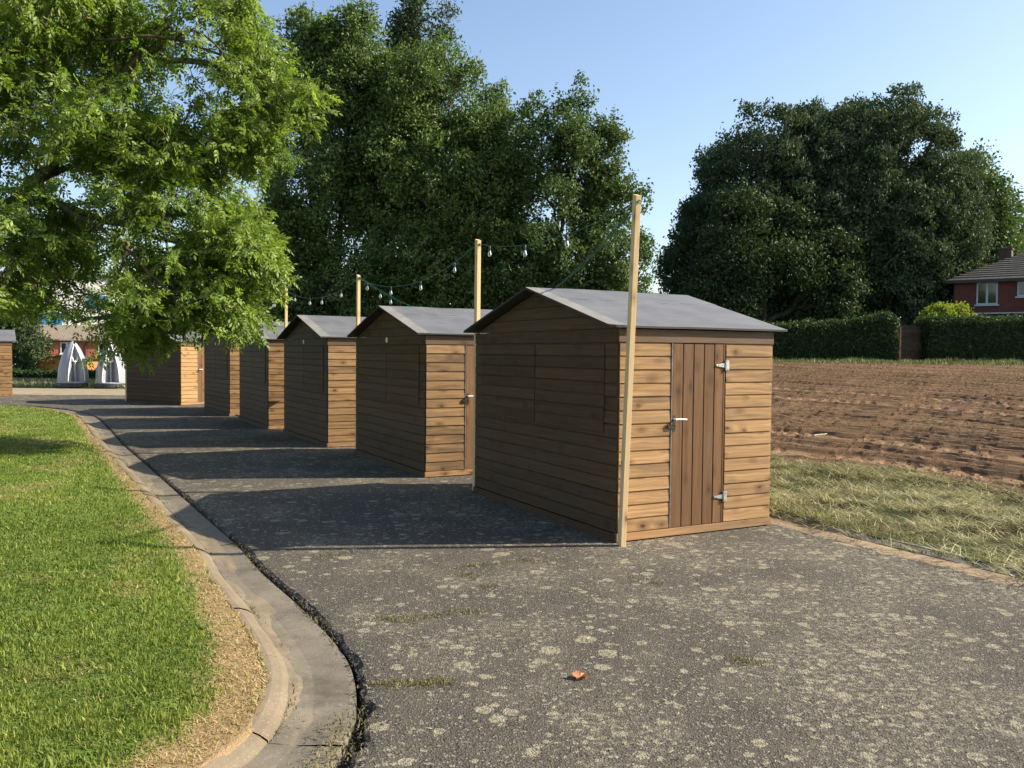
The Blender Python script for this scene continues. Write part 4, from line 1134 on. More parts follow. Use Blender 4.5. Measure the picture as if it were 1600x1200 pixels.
tree('maple_tree', 'broad maple with pale green upper twigs behind the leftmost visible shed roofs', [(-7.6, 34, 9.0, 2.8, 2.6, 6.0), (-8.4, 34, 12.3, 1.8, 1.6, 2.7), (-6.2, 33.5, 12.6, 1.5, 1.5, 2.4), (-8.6, 33.5, 4.6, 2.3, 2, 3.4), (-6.2, 33.0, 3.6, 3.2, 1.8, 2.8), (-9.6, 33, 3.4, 2.4, 1.8, 2.6)], (-7.6, 34), 201, M['maple'], nl=330, rl=0.95, tips_per=16, per=24, spread=0.20, size=0.19, zs=1.35, stems=3, surf=0.6, back=1.27, low=-0.85)
tree('maple_tree', 'largest green tree in the middle, standing behind the second shed and its post', [(-2.9, 33.5, 8.0, 3.3, 3.0, 6.1), (-5.4, 34, 9.6, 1.9, 1.9, 4.2), (-1.0, 33.5, 9.0, 1.7, 1.8, 2.6), (-1.2, 33, 6.6, 2.5, 2.5, 5.0), (-4.3, 33.5, 10.6, 1.7, 1.7, 3.2), (-3.0, 32.6, 4.0, 3.6, 2.2, 2.9)], (-2.9, 33.6), 202, M['maple'], nl=380, rl=0.98, tips_per=16, per=24, spread=0.20, size=0.19, zs=1.25, stems=3, surf=0.65, back=1.27, low=-0.85)
tree('poplar_tree', 'dark columnar poplar top rising above the middle trees', [(-4.8, 45, 12.5, 2.0, 2.0, 10.5), (-5.9, 45, 14.5, 1.2, 1.2, 4.6)], (-4.8, 45), 203, M['poplar'], nl=80, rl=0.85, tips_per=14, per=32, spread=0.32, size=0.22, zs=1.6, back=1.22)
tree('alder_tree', 'slim spiky alder with two pointed tops beside the leaning post', [(1.6, 32, 6.0, 2.5, 2.6, 5.2), (0.8, 32, 9.3, 1.0, 1.0, 2.9), (2.3, 32, 9.2, 0.95, 0.95, 2.7), (3.4, 32, 8.5, 1.0, 1.0, 2.2), (0.3, 32.5, 3.8, 2.2, 2.0, 2.8), (3.7, 32, 5.2, 1.6, 2.0, 3.9), (2.6, 31.6, 3.6, 2.8, 2.0, 2.4)], (1.8, 32), 204, M['alder'], nl=260, rl=0.76, tips_per=15, per=24, spread=0.18, size=0.18, zs=1.2, stems=2, surf=0.6, back=1.27, low=-0.85)
tree('dark_tree', 'low dark tree behind the last sheds, under the overhanging leaves', [(-13.2, 40, 4.2, 3.4, 2.6, 4.2), (-10.4, 39, 4.6, 2.4, 2.2, 4.6)], (-12.4, 40), 205, M['poplar'], nl=70, rl=0.85, tips_per=14, per=30, spread=0.3, size=0.22, back=1.22)
tree('chestnut_tree', 'dark domed chestnut on the left of the pair beyond the field', [(14.9, 48, 8.2, 5.7, 5.0, 8.3), (17.6, 48.5, 8.5, 4.6, 4.5, 7.7), (11.2, 47, 6.0, 3.2, 3.4, 5.2), (13.5, 46.5, 4.2, 5.4, 3.0, 3.0)], (14.2, 48), 206, M['chestnut'], nl=580, rl=1.05, tips_per=16, per=28, spread=0.19, size=0.20, droop=0.9, group='big trees beyond the field', r0=0.45, surf=0.80, low=-0.9)
tree('chestnut_tree', 'dark domed chestnut on the right of the pair, the tallest beyond the field', [(21.0, 48, 8.7, 5.3, 5.0, 8.2), (18.8, 48.5, 8.6, 4.2, 4.5, 7.9), (23.4, 47.5, 7.2, 3.1, 3.4, 5.6), (20.5, 46.5, 4.4, 4.6, 3.0, 3.2)], (21.3, 48), 207, M['chestnut'], nl=580, rl=1.05, tips_per=16, per=28, spread=0.19, size=0.20, droop=0.9, group='big trees beyond the field', r0=0.45, surf=0.80, low=-0.9)
tree('ash_tree', 'lighter green tree at the right flank of the chestnuts, above the brick house', [(28.6, 54, 8.6, 2.8, 3.0, 7.2), (30.6, 54, 7.6, 1.9, 2.4, 4.8)], (28.4, 54), 208, M['alder'], nl=90, rl=0.9, tips_per=14, per=28, spread=0.32, size=0.24, group='big trees beyond the field')
tree('hornbeam_tree', 'lower feathery green tree in front of the dark chestnuts', [(12.6, 43.5, 6.2, 3.2, 2.4, 4.7), (15.9, 43.5, 5.2, 1.9, 2.0, 3.4), (10.6, 43, 4.4, 1.9, 1.9, 2.9)], (12.8, 43.5), 209, M['hornbeam'], nl=100, rl=0.8, tips_per=14, per=28, spread=0.3, size=0.2, zs=0.7, group='big trees beyond the field', droop=0.6)
tree('sparse_tree', 'thin pale tree with sky showing through, at the right edge above the roof', [(42.6, 70, 11.6, 3.0, 3.0, 3.6)], (43.4, 70), 210, M['pale'], nl=34, rl=0.8, tips_per=9, per=16, spread=0.3, size=0.24, group='big trees beyond the field', surf=0.6)
tree('dark_conifer', 'dark evergreen left of the red brick terrace', [(-33.2, 58, 1.8, 1.6, 1.6, 4.3), (-36, 60, 2.0, 2.0, 1.8, 4.6)], (-33.6, 58.5), 211, M['poplar'], nl=46, rl=0.7, tips_per=12, per=26, spread=0.3, size=0.24, group='trees by the brick terrace')

tree('hazel_bush', 'low dense bush filling the gap between the two middle maples above the shed roofs', [(-6.9, 42, 3.0, 3.6, 2.0, 3.2), (-9.5, 42, 2.8, 2.2, 1.8, 2.6)], (-7.4, 42), 212, M['poplar'], nl=70, rl=0.8, tips_per=14, per=24, spread=0.22, size=0.2, low=-0.9, cat='bush')
# the ash in front: trunk outside the frame, limbs and hanging sprays reach in
def ash():
    rng = np.random.default_rng(300)
    base = np.array([-11.2, 14.2, 0.0])
    poly = np.array([(-8.6, 7.6), (-4.35, 7.6), (-3.95, 6.85), (-3.15, 6.2), (-3.2, 4.9), (-4.0, 4.72), (-4.25, 4.2), (-3.95, 3.6), (-3.72, 2.55), (-4.2, 2.5), (-4.25, 1.9), (-4.95, 2.0), (-5.45, 2.25), (-5.75, 1.9), (-6.25, 1.5), (-6.6, 2.2),
                     (-7.4, 2.15), (-8.0, 2.3), (-8.7, 2.15), (-12.5, 2.3), (-15.5, 4.0), (-16.5, 7.5), (-14.5, 10.5), (-10.5, 12.0), (-6.5, 10.6), (-4.6, 8.8)])
    def inside(x, z):
        c = np.zeros(len(x), bool); j = len(poly)-1
        for i in range(len(poly)):
            xi, zi = poly[i]; xj, zj = poly[j]
            c ^= ((zi > z) != (zj > z)) & (x < (xj-xi)*(z-zi)/(zj-zi+1e-12)+xi); j = i
        return c
    x = rng.uniform(-16.6, -3, 42000); z = rng.uniform(1.5, 12.1, 42000)
    ok = inside(x, z); x, z = x[ok], z[ok]
    cl = vnoise(x*1.15+3, z*1.15, 301, 3)
    vis = (x > -9.3) & (z < 8.2)
    keep = rng.random(len(x)) < np.where(vis, np.clip((cl-0.28)*3.6, 0.04, 1.0), 0.08)
    hole = np.exp(-(((x+6.6)/0.42)**2+((z-2.7)/0.6)**2)**2)+0.7*np.exp(-(((x+8.1)/0.35)**2+((z-2.9)/0.3)**2)**2)+0.8*np.exp(-(((x+7.3)/0.3)**2+((z-2.35)/0.25)**2)**2)
    keep &= rng.random(len(x)) > hole*0.97
    right = smooth((x+9.5)/4)
    keep &= rng.random(len(x)) < np.where(vis, 0.55+0.45*right, 1)
    x, z, vis = x[keep], z[keep], vis[keep]
    sel = rng.permutation(len(x))[:4700]; x, z = x[sel], z[sel]
    y = 14.0+rng.normal(0, 0.85, len(x))*np.clip((-2.5-x)/3.5, 0.35, 1.6)
    lx_, lz_ = 1.65, 2.05; tt_ = np.clip(((x+7.95)*lx_+(z-4.35)*lz_)/(lx_**2+lz_**2), 0, 1)
    dl_ = np.hypot(x+7.95-tt_*lx_, z-4.35-tt_*lz_)
    ok = ~((dl_ < 0.34) & (y < 14.1) & (rng.random(len(x)) < 0.85)); x, y, z = x[ok], y[ok], z[ok]
    # keep the outline when seen from the road: nearer sprays sit slightly further in
    tips = np.stack([x, y, z], -1)
    root = empty('ash_tree', tuple(base))
    limbs = [[(0, 0, 0), (0.05, 0, 1.2), (0.2, 0, 2.3), (0.5, 0, 3.0)],
             [(0.5, 0, 3.0), (1.7, -0.1, 3.45), (2.7, -0.2, 3.95), (3.3, -0.2, 4.4), (3.75, -0.2, 4.95), (4.25, -0.2, 5.55), (4.75, -0.2, 6.2), (5.2, 0.0, 6.9), (5.5, 0.2, 7.7)],
             [(3.3, -0.2, 4.4), (4.0, 0.3, 4.95), (4.9, 0.7, 4.98), (5.9, 0.9, 5.15), (6.9, 1.0, 5.5)],
             [(1.7, -0.1, 3.45), (2.9, -0.5, 3.95), (3.7, -0.8, 4.05), (4.5, -1.0, 3.75), (5.3, -1.1, 3.2), (5.9, -1.1, 2.6)],
             [(3.7, -0.8, 4.05), (4.3, 0.2, 3.9), (5.2, 0.5, 3.6), (6.2, 0.6, 3.3), (7.0, 0.5, 2.8)],
             [(0.5, 0, 3.0), (1.2, 0.3, 4.6), (1.9, 0.5, 6.0), (2.9, 0.6, 7.0), (4.2, 0.4, 7.5)],
             [(1.2, 0.3, 4.6), (0.6, 0.5, 6.5), (0.4, 0.6, 8.5), (0.8, 0.4, 10.2)],
             [(0.5, 0, 3.0), (-0.9, 0.2, 4.6), (-2.2, 0.3, 6.4), (-3.2, 0.3, 7.6)],
             [(2.9, -0.5, 3.95), (3.4, -0.9, 3.3), (3.8, -1.0, 2.6), (4.3, -0.9, 2.1)],
             [(2.9, 0.6, 7.0), (3.4, -0.3, 6.5), (4.4, -0.7, 6.5), (5.6, -0.8, 6.6), (6.6, -0.6, 6.4)]]
    init = []; cap = []
    for li, L in enumerate(limbs):
        L = catmull(L, 0.3)
        for k, p in enumerate(L):
            if k == 0 and li > 0:
                j = int(np.argmin([np.linalg.norm(np.array(q[0])-p) for q in init])); prev = j; continue
            fr_ = k/max(1, len(L)-1); cap.append({0: 0.27, 1: 0.15-0.09*fr_, 5: 0.13-0.08*fr_, 6: 0.12, 7: 0.12}.get(li, 0.062-0.04*fr_))
            init.append((p+rng.normal(0, 0.025, 3)*(k > 0), prev if len(init) else -1)); prev = len(init)-1
    P, par = skeleton(init, tips-base, 0.22, 2, 0.10, rng)
    branch_mesh('trunk', P, par, 0.27, 0.0042, M['ashbark'], root, 6, 0.0, 2.0, np.array(cap))
    # compound leaf: five folded leaflets on an arching stalk along +x
    tv = []; 
    def leaflet(o, d, L, w):
        o = np.array(o, float); d = np.array(d, float); d /= np.linalg.norm(d); s = np.cross(d, [0, 0, 1.]); s /= np.linalg.norm(s); nrm = np.cross(s, d)
        return [o, o+d*L*0.45+s*w/2-nrm*w*0.18, o+d*L-nrm*L*0.10, o+d*L*0.45-s*w/2-nrm*w*0.18]
    for k in range(2):
        xk = 0.34+0.32*k; zk = -0.28*xk*xk
        for s in (-1, 1): tv += leaflet((xk, 0, zk), (0.75, s*0.66, -0.30), 0.50, 0.215)
    tv += leaflet((0.95, 0, -0.25), (0.9, 0, -0.5), 0.52, 0.22)
    tv = np.array(tv)                                         # (20,3), unit leaf length
    per = 11; n = len(tips)*per
    C = np.repeat(tips-base, per, 0)+rng.normal(0, 0.05, (n, 3))
    az = rng.uniform(0, 2*PI, n); el = rng.normal(-0.15, 0.6, n); roll = rng.normal(0, 0.9, n)
    d = np.stack([np.cos(az)*np.cos(el), np.sin(az)*np.cos(el), np.sin(el)], -1)
    s = np.stack([-np.sin(az), np.cos(az), np.zeros(n)], -1); u = np.cross(d, s)
    s2 = s*np.cos(roll)[:, None]+u*np.sin(roll)[:, None]; u2 = np.cross(d, s2)
    sc = rng.uniform(0.12, 0.22, n)
    V = C[:, None, :]+sc[:, None, None]*(tv[None, :, 0:1]*d[:, None]+tv[None, :, 1:2]*s2[:, None]+tv[None, :, 2:3]*u2[:, None])
    F = np.arange(n*20).reshape(-1, 4)
    t = np.clip(np.repeat(np.repeat(rng.uniform(0.2, 0.8, len(tips)), per)+rng.normal(0, 0.15, n), 5)+rng.normal(0, 0.10, n*5), 0, 1)
    link('crown', np_mesh('crown', V.reshape(-1, 3), F, tone=t), root, [M['ash']])
    tag(root, 'foreground ash with sunlit hanging leaves reaching in from the left', 'tree')
ash()

# ------------------------------------------------------------------ hedges, fence, shrubs
def hedge(name, label, x0, x1, y0, y1, ztop, zoff, seed, n, size, mat, group, yaw=0.0, org=None):
    rng = np.random.default_rng(seed)
    cx, cy = (x0+x1)/2, (y0+y1)/2; bz = float(hfun(cx, cy))-0.08
    root = empty(name, (cx, cy, bz), yaw)
    hx, hy = (x1-x0)/2, (y1-y0)/2
    zt = lambda lx: (np.interp(lx+cx, [p[0] for p in ztop], [p[1] for p in ztop])-bz)
    # inner body
    nxx = 50; gx_ = np.linspace(-hx+0.08, hx-0.08, nxx); prof = [(-hy+.1, 0), (-hy+.08, 0.5), (-hy+.1, 0.93), (-hy+.25, 0.97), (hy-.25, .97), (hy-.1, .93), (hy-.08, .5), (hy-.1, 0)]
    V = np.array([[(gx, yy+0.05*(random.random()-.5), zt(gx)*ff-0.05*random.random()*(ff > .1)) for yy, ff in prof] for gx in gx_]).reshape(-1, 3)
    F = grid_faces(len(prof), nxx).tolist()
    me = bpy.data.meshes.new('body'); k = len(prof); F += [list(range(k)), list(range((nxx-1)*k, nxx*k))[::-1]]
    me.from_pydata(V.tolist(), [], F); at_ = me.attributes.new('tone', 'FLOAT', 'FACE'); at_.data.foreach_set('value', [0.0]*len(F))
    link('stems', me, root, [M['hedge'] if mat is None else mat])
    # leaf shell on front, back, top and both ends
    A = np.array([2*hx*1.8, 2*hx*1.8*0.5, 2*hx*2*hy, 2*hy*1.8, 2*hy*1.8]); A /= A.sum()
    w = rng.choice(5, n, p=A); lx = rng.uniform(-hx, hx, n); ly = rng.uniform(-hy, hy, n); f = rng.random(n)
    r_ = 0.12
    lx = np.where(w == 3, -hx, np.where(w == 4, hx, lx)); ly = np.where(w == 0, -hy, np.where(w == 1, hy, ly))
    T = zt(lx); lz = np.where(w == 2, T, f*T)
    edge_ = np.clip((lz-(T-r_))/r_, 0, 1); ly = ly*(1-0.12*edge_**2/hy*0.6); 
    bump = (vnoise(lx*1.7+seed, lz*1.7+ly, seed, 3)-0.5)*0.22
    nrm = np.stack([np.where(w == 3, -1, np.where(w == 4, 1, 0)), np.where(w == 0, -1, np.where(w == 1, 1, 0)), np.where(w == 2, 1, 0)], -1).astype(float)
    C = np.stack([lx, ly, lz], -1)+nrm*(bump[:, None]+rng.normal(0, 0.035, (n, 1)))
    C[:, 2] = np.maximum(C[:, 2], 0.03)
    C[:, 2] += np.where((w == 2) & (rng.random(n) < 0.10), rng.uniform(0, 0.16, n), 0)
    V, F, t = leaf_quads(C, 2, 0.03, size, rng, -0.2, outward=nrm)
    link('foliage', np_mesh('foliage', V, F, tone=t), root, [mat or M['hedge']])
    return tag(root, label, 'hedge', group)
HG = 'clipped hedges'
hedge('hedge', 'clipped green hedge beyond the field, between the shed and the gate gap', 3.0, 16.35, 35.9, 37.2, [(3, 2.75), (11.1, 2.98), (13.5, 3.10), (15.0, 3.3), (16.0, 3.5), (16.35, 3.35)], 0, 401, 26000, 0.10, None, HG)
hedge('hedge', 'dark clipped hedge in front of the brick house at the right edge', 17.75, 31.0, 35.9, 37.3, [(17.7, 3.26), (18.3, 3.34), (31, 3.44)], 0, 402, 24000, 0.10, None, HG)
hedge('hedge', 'low trimmed hedge behind the meadow, in front of the brick terrace', -38.0, -15.5, 50.0, 51.2, [(-38, 0.30), (-15, 0.32)], 0, 403, 15000, 0.16, None, HG)
rng = np.random.default_rng(44)
def shrub(name, label, c, r3, n, mat, seed, size=0.14, cat='shrub', cone=False):
    rg = np.random.default_rng(seed); bz = float(hfun(c[0], c[1]))-0.05
    root = empty(name, (c[0], c[1], bz)); 
    if cone:
        f = rg.random(n)**0.6; a = rg.uniform(0, 2*PI, n); hgt = r3[2]
        C = np.stack([r3[0]*f*np.cos(a), r3[1]*f*np.sin(a), hgt*(1-f)], -1); out = np.stack([np.cos(a), np.sin(a), 0*a+.4], -1)
        tips = C[::40]
        V, F, t = leaf_quads(C, 1, 0.04, size, rg, 0, outward=out)
    else:
        tips, out = lobed([(0, 0, c[2]-bz, *r3)], 30, 0.33*r3[0]**0.5, 14, rg, 0.9, 0.8, -0.2)
        V, F, t = leaf_quads(tips, n//len(tips), 0.12, size, rg, 0.2, outward=out)
    P, par = skeleton([(np.array([0, 0, 0.]), -1), (np.array([0, 0, 0.4]), 0), (np.array([0, 0, 0.9]), 1)], tips, 0.3, 1, 0.1, rg)
    branch_mesh('stems', P, par, 0.06, 0.006, M['bark'], root, 5)
    link('foliage', np_mesh('foliage', V, F, tone=t), root, [mat])
    return tag(root, label, cat)
shrub('lime_shrub', 'bright lime green shrub showing above the dark hedge', (19.75, 38.4, 3.3), (1.25, 0.8, 0.85), 9000, M['lime'], 411, 0.13)
shrub('conical_shrub', 'small clipped green cone beside the orange wooden garage', (-30.6, 53.2, 0), (1.0, 1.0, 2.3), 5000, M['hedge'], 412, 0.16, cone=True)

# fence panel in the hedge gap
g0 = float(hfun(17.2, 36.6))
root = empty('fence_panel', (17.2, 36.7, g0-0.02))
mb = MB()
for k in range(9): mb.box((-0.54, -0.012, 0.03+k*0.172), (0.54, 0.012, 0.03+k*0.172+0.170), random.random())
mb.build('slats', M['fencewood'], root)
for xx in (-0.58, 0.545):
    mb = MB(); mb.box((xx, -0.03, 0), (xx+0.035, 0.03, 1.62), 0.4, grain='z'); mb.build('post', M['fencewood'], root)
tag(root, 'brown slatted fence panel closing the gap between the two far hedges', 'fence')
root = empty('garden_post', (16.50, 36.0, float(hfun(16.5, 36))-0.03))
mb = MB(); mb.box((-0.035, -0.035, 0), (0.035, 0.035, 1.52), 0.8, grain='z'); mb.build('timber', M['plinth'], root)
mb = MB(); mb.box((-0.42, -0.02, 0.40), (-0.036, 0.02, 0.44), 0.8); mb.build('rail', M['plinth'], root)
tag(root, 'thin pale garden post at the end of the left hedge', 'post')

# ------------------------------------------------------------------ houses
def window(root, M4, w, h, paint='white'):
    """local frame: x along wall, y out of wall is -y, origin at window bottom-left"""
    mb = MB(); f = 0.07
    mb.box((0, -0.05, 0), (w, 0.02, f), M=M4); mb.box((0, -0.05, h-f), (w, 0.02, h), M=M4)
    mb.box((0, -0.049, f), (f, 0.02, h-f), M=M4); mb.box((w-f, -0.049, f), (w, 0.02, h-f), M=M4)
    mb.box((w*0.5-0.05, -0.055, f), (w*0.5+0.05, 0.02, h-f), M=M4)
    mb.box((-0.08, -0.12, -0.08), (w+0.08, 0.02, -0.002), M=M4)
    fr = mb.build('window', M[paint], root)
    mb = MB(); mb.box((f, -0.015, f), (w-f, 0.01, h-f), M=M4); mb.build('pane', M['pane'], fr)
    return fr
def T(x, y, z): return Matrix.Translation((x, y, z))
# right brick house with a hipped roof
gz = float(hfun(26, 44))
root = empty('brick_house', (22.9, 44.0, gz-0.05), -0.65)
E_ = 5.65-gz+0.05; HWd, HD = 11.0, 8.0
mb = MB(); mb.box((0, 0, 0), (HWd, HD, E_)); mb.build('wall', M['brickdark'], root)
mb = MB(); o = 0.35; rz_ = E_+1.75
a0 = [(-o, -o, E_), (HWd+o, -o, E_), (HWd+o, HD+o, E_), (-o, HD+o, E_)]; r1, r2 = (2.9, HD/2, rz_), (HWd-2.9, HD/2, rz_)
for q in ([a0[0], a0[1], r2, r1], [a0[1], a0[2], r2], [a0[2], a0[3], r1, r2], [a0[3], a0[0], r1]): mb.face(q, None, .5, 0)
mb.box((-o, -o, E_-0.16), (HWd+o, HD+o, E_-0.002), .5, 1)
roof = mb.build('roof', [M['tiledark'], M['plasticd']], root)
mb = MB()                                                     # raised tile courses
for k in range(1, 13):
    f = k/13.0; z0 = E_+(rz_-E_)*f; yy = -o+(HD/2+o)*f
    x0 = -o+(r1[0]+o)*f; x1 = HWd+o+(r2[0]-HWd-o)*f
    sl_ = (rz_-E_)/(HD/2+o)
    mb.face([(x0+.02, yy, z0+0.05), (x1-.02, yy, z0+0.05), (x1-.02, yy+0.07, z0+0.05+0.07*sl_), (x0+.02, yy+0.07, z0+0.05+0.07*sl_)], None)
    mb.face([(x0+.02, yy, z0+0.0), (x1-.02, yy, z0+0.0), (x1-.02, yy, z0+0.05), (x0+.02, yy, z0+0.05)], None)
mb.build('tile_courses', M['tilelight'], roof)
mb = MB(); mb.box((1.50, 3.7, rz_-1.2), (2.10, 4.35, rz_+0.12)); mb.box((1.45, 3.65, rz_+0.122), (2.15, 4.4, rz_+0.2)); mb.build('chimney', M['chimney'], roof)
window(root, T(1.05, -0.005, 4.38-gz+0.05), 0.95, 1.12, 'shadewhite'); window(root, T(2.85, -0.005, 4.74-gz+0.05), 1.4, 0.78, 'shadewhite')
mb = MB(); mb.box((1.15, -0.9, 0), (3.3, -0.002, 3.88-gz)); mb.build('extension', M['brickdark'], root)
mb = MB(); mb.box((1.05, -1.0, 3.884-gz), (3.4, -0.002, 3.97-gz)); mb.build('flat_roof', M['plasticd'], root)
mb = MB(); mb.box((1.05, -1.03, 3.91-gz), (3.4, -1.002, 3.97-gz)); mb.build('gutter_pipe', M['shadewhite'], root)
tag(root, 'dark red brick house with tiled hip roof behind the right hedge', 'house')

# brick terrace far left
def terrace(ox, oy, w, label, party):
    gz = -2.4
    root = empty('brick_house', (ox, oy, gz), 0.36)
    E = 2.62-gz; R = 3.9-gz; D = 7.5
    mb = MB(); mb.box((0, 0, 0), (w, D, E))
    mb.face([(0, 0, E), (0, D, E), (0, D/2, R-.1)][::-1]); mb.face([(w, 0, E), (w, D, E), (w, D/2, R-.1)]); mb.build('wall', M['brick'], root)
    mb = MB(); o = 0.3
    for s in (0, 1):
        y0 = -o if not s else D+o
        q = [(0, y0, E-0.12), (w, y0, E-0.12), (w, D/2, R), (0, D/2, R)]
        mb.face(q if not s else q[::-1], None); q2 = [(a, b, c-.1) for a, b, c in q]; mb.face(q2[::-1] if not s else q2, None)
        mb.face([(0, y0, E-.22), (w, y0, E-.22), (w, y0, E-.12), (0, y0, E-.12)], None)
    rf = mb.build('roof', M['tile'], root)
    for wx in (0.9, 3.3): window(root, T(wx, -0.005, E-1.35), 1.0, 1.0)
    for wx in (0.9, 2.7): window(root, T(wx, -0.005, 1.35), 1.35, 1.15)
    mb = MB(); mb.tube([(w-0.12, -0.08, 0), (w-0.12, -0.08, E-.2)], 0.06, 8); mb.build('drainpipe', M['plasticd'], root)
    return tag(root, label, 'house')
terrace(-43.0, 73.5, 5.4, 'red brick terrace house left of the first grey urinal', 0)
terrace(-43.0+5.42*math.cos(.36), 73.5+5.42*math.sin(.36), 7.5, 'red brick terrace house seen between and behind the two grey urinals', 0)
# orange garage
root = empty('wooden_garage', (-32.6, 58.2, -1.1), 0.1)
mb = MB(); mb.box((0, 0, 0), (2.8, 3, 2.05)); mb.face([(0, 0.001, 2.05), (2.8, 0.001, 2.05), (1.4, 0.001, 2.28)]); mb.build('wall', M['orange'], root)
mb = MB()
for s in (-1, 1):
    q = [(1.4, -0.15, 2.36), (1.4, 3.1, 2.36), (1.4+s*1.6, 3.1, 2.08), (1.4+s*1.6, -0.15, 2.08)]; mb.face(q); mb.face([(a, b, c-.06) for a, b, c in q])
    mb.face([q[0], q[3], (q[3][0], q[3][1], q[3][2]-.06), (q[0][0], q[0][1], q[0][2]-.06)])
mb.build('roof', M['fencewood'], root)
mb = MB(); mb.box((0.5, -0.05, 0.1), (2.3, -0.005, 1.75), .4); mb.build('door', M['orange'], root)
tag(root, 'orange wooden garage with low gable roof in front of the terrace', 'garage')
# white hall with blue panels
root = empty('white_hall', (-92, 110, -2.5), 0.42)
mb = MB(); mb.box((0, 0, 0), (44, 20, 14.6)); mb.build('wall', M['cladding'], root)
mb = MB(); mb.box((-0.3, -0.3, 14.602), (44.3, 20.3, 15.0)); mb.build('roof', M['tiledark'], root)
for k in range(7):
    mb = MB(); mb.box((3.0+k*6, -0.12, 7.5+(k % 2)*2.6), (5.6+k*6, -0.005, 9.4+(k % 2)*2.6)); mb.build('blue_panel', M['blue'], root)
tag(root, 'large white hall with blue panels glimpsed through the ash leaves', 'hall')

# ------------------------------------------------------------------ portable urinals
def urinal(x, y, rz, label):
    gz = float(hfun(x, y))+0.06
    root = empty('portable_urinal', (x, y, gz), rz)
    mb = MB(); mb.lathe([(0.0, 0), (0.66, 0.0), (0.68, 0.03), (0.66, 0.17), (0.60, 0.19), (0.0, 0.19)], 32); mb.build('base', M['plasticd'], root)
    # ogive body with four pointed-arch alcoves between fins
    H = 1.80; nt, nz = 160, 60
    def env(z): return 0.60*max(0.0, 1-(z/H)**2.1)**0.72+0.004
    def rad(th, z):
        R = env(z)
        m_ = ((th+PI/2) % PI)-PI/2                        # angle from the middle of the nearest alcove
        half = 0.56*max(0.0, 1-(z/(H*0.93))**2.4)**0.6        # arch outline narrows to a point
        if z < 0.06: half = 0
        e = (half-abs(m_))/0.07
        k = min(1, max(0, e)); k = k*k*(3-2*k)
        ped = 0.0
        if z < 0.98 and abs(m_) < 0.16: ped = 1.0
        inner = R*0.14+0.05
        if ped: inner = max(inner, 0.34*(1-(abs(m_)/0.16)**2*0.25))
        return R*(1-k)+min(inner, R)*k
    for layer in (0,):
        th = np.linspace(0, 2*PI, nt, endpoint=False); zs = H*np.linspace(0, 1, nz)
        V = np.array([[(rad(t, z)*math.cos(t-PI/2), rad(t, z)*math.sin(t-PI/2), z+0.19) for t in th] for z in zs]).reshape(-1, 3)
        i = np.arange(nt)[None, :]; j = np.arange(nz-1)[:, None]
        F = np.stack([j*nt+i, j*nt+(i+1) % nt, (j+1)*nt+(i+1) % nt, (j+1)*nt+i], -1).reshape(-1, 4)
        link('body', np_mesh('body', V, F, smooth=True), root, [M['plastic']])
    # white lips round the arches and basin on the pedestal
    for q in range(2):
        mb = MB(); c = q*PI-PI/2
        pts = []
        for s in (-1, 1):
            col = []
            for k in range(26):
                z = 0.06+(H*0.92-0.06)*k/25
                half = 0.56*max(0.0, 1-(z/(H*0.93))**2.4)**0.6
                R = env(z)+0.012
                col.append((R*math.cos(c+s*half), R*math.sin(c+s*half), z+0.19))
            pts += col if s < 0 else col[::-1]
        mb.tube(pts, 0.020, 6); mb.build('arch_lip', M['plasticw'], root, smooth=True)
        mb = MB()
        d = Vector((math.cos(c), math.sin(c), 0)); t_ = Vector((-d.y, d.x, 0))
        for sg_ in (-1, 1): mb.tube([d*0.30+t_*0.075*sg_+Vector((0, 0, 1.10)), d*0.325+t_*0.085*sg_+Vector((0, 0, 1.20)), d*0.27+t_*0.10*sg_+Vector((0, 0, 1.32))], [0.03, 0.026, 0.012], 8)
        mb.tube([d*0.30-t_*0.075+Vector((0, 0, 1.12)), d*0.335+Vector((0, 0, 1.09)), d*0.30+t_*0.075+Vector((0, 0, 1.12))], 0.03, 8)
        mb.build('basin', M['plasticw'], root, smooth=True)
    return tag(root, label, 'urinal', 'grey portable urinals on the meadow edge')
urinal(-18.82, 36.2, 0.72, 'left grey bullet shaped portable urinal with white lit front')
urinal(-17.20, 36.2, 0.42, 'right grey bullet shaped portable urinal beside the last shed')

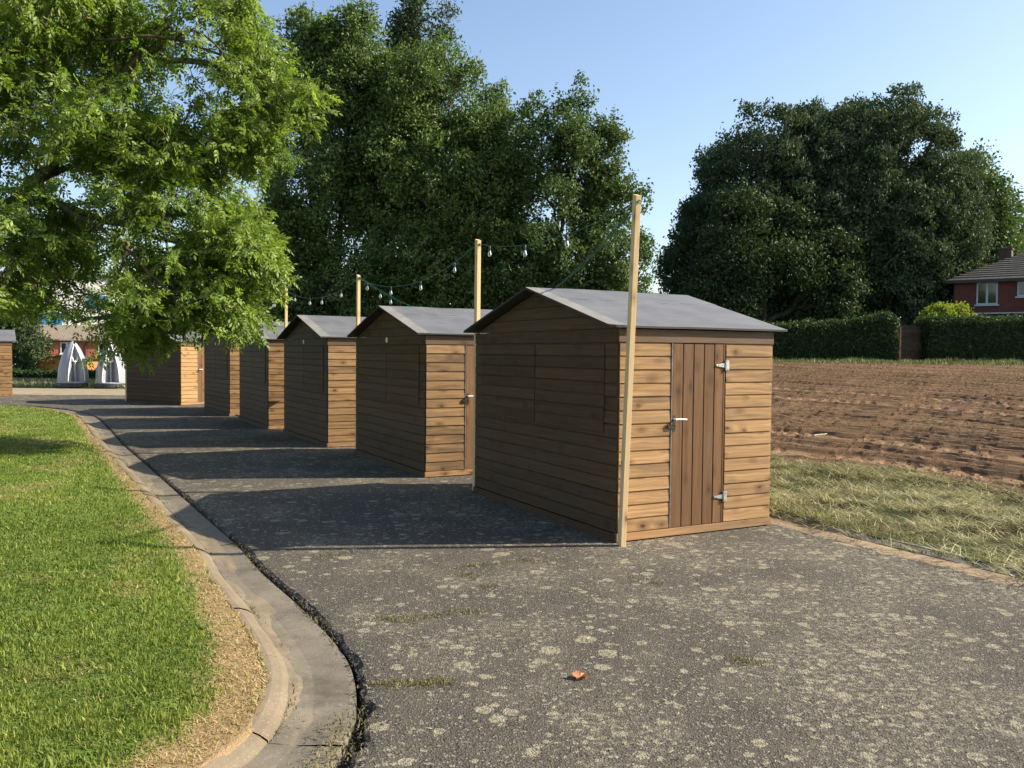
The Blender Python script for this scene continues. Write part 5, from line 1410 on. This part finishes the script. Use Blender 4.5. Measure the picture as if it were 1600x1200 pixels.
# ------------------------------------------------------------------ small things
def stick(p, q, r_, label, z=None):
    root_z = 0
    a = Vector((*p, 0)); b = Vector((*q, 0))
    mb = MB(); n = 7; P = []
    for k in range(n):
        c = a.lerp(b, k/(n-1)); P.append(Vector((random.uniform(-.01, .01), random.uniform(-.01, .01), random.uniform(0, .012)))+c-a)
    mb.tube(P, [r_*(1-0.4*k/n) for k in range(n)], 7)
    o = mb.build('stick', M['stick'], None, smooth=True); o.location = (a.x, a.y, z)
    tag(o, label, 'stick')
stick((5.08, 14.2), (5.42, 14.5), 0.013, 'pale stick lying on the ploughed soil', float(hfun(5.3, 14.4))+0.10)
stick((4.6, 9.0), (5.0, 9.2), 0.006, 'thin grey stick lying in the cut hay', float(verge_z(np.array(4.9), np.array(9.1)))+0.05)
# fallen leaf: five-lobed, slightly curled
mb = MB(); N_ = 20; ring = []
for k in range(N_):
    a = 2*PI*k/N_; rr_ = 0.045*(0.62+0.38*abs(math.cos(2.5*a)))
    ring.append((rr_*math.cos(a), rr_*math.sin(a), 0.004+0.022*abs(math.sin(a*1.0))**2+0.006*math.sin(3*a)))
for k in range(N_): mb.face([(0, 0, 0.004), ring[k], ring[(k+1) % N_]], None, random.random())
lf = mb.build('fallen_leaf', M['dryleaf']); lf.location = (0.37, 4.36, 0.006); lf.rotation_euler = (0.05, 0.1, 0.7)
tag(lf, 'orange dry leaf lying on the asphalt', 'leaf')
# small dry bits blown over the asphalt
rl_ = np.random.default_rng(61); n = 420
yb = 2.6+9*rl_.random(n)**1.6; xb = rl_.uniform(-0.75, 4.2, n)*np.clip(yb/5, 0.6, 1.2); ok = (xb > x_left(yb)+0.05) & (xb < x_right(yb)-0.05); xb, yb = xb[ok], yb[ok]; n = len(xb)
tag(blades(xb, yb, np.full(n, 0.004), rl_.uniform(0.008, 0.035, n), rl_.uniform(0.004, 0.012, n), np.full(n, 0.985), rl_.uniform(0.55, 1, n), rl_, 'leaf_litter', M['hay']), 'dry straw bits and leaf scraps blown over the asphalt', 'litter', kind='stuff')
print('objects', len(bpy.data.objects), 'faces', sum(len(o.data.polygons) for o in bpy.data.objects if o.type == 'MESH'))
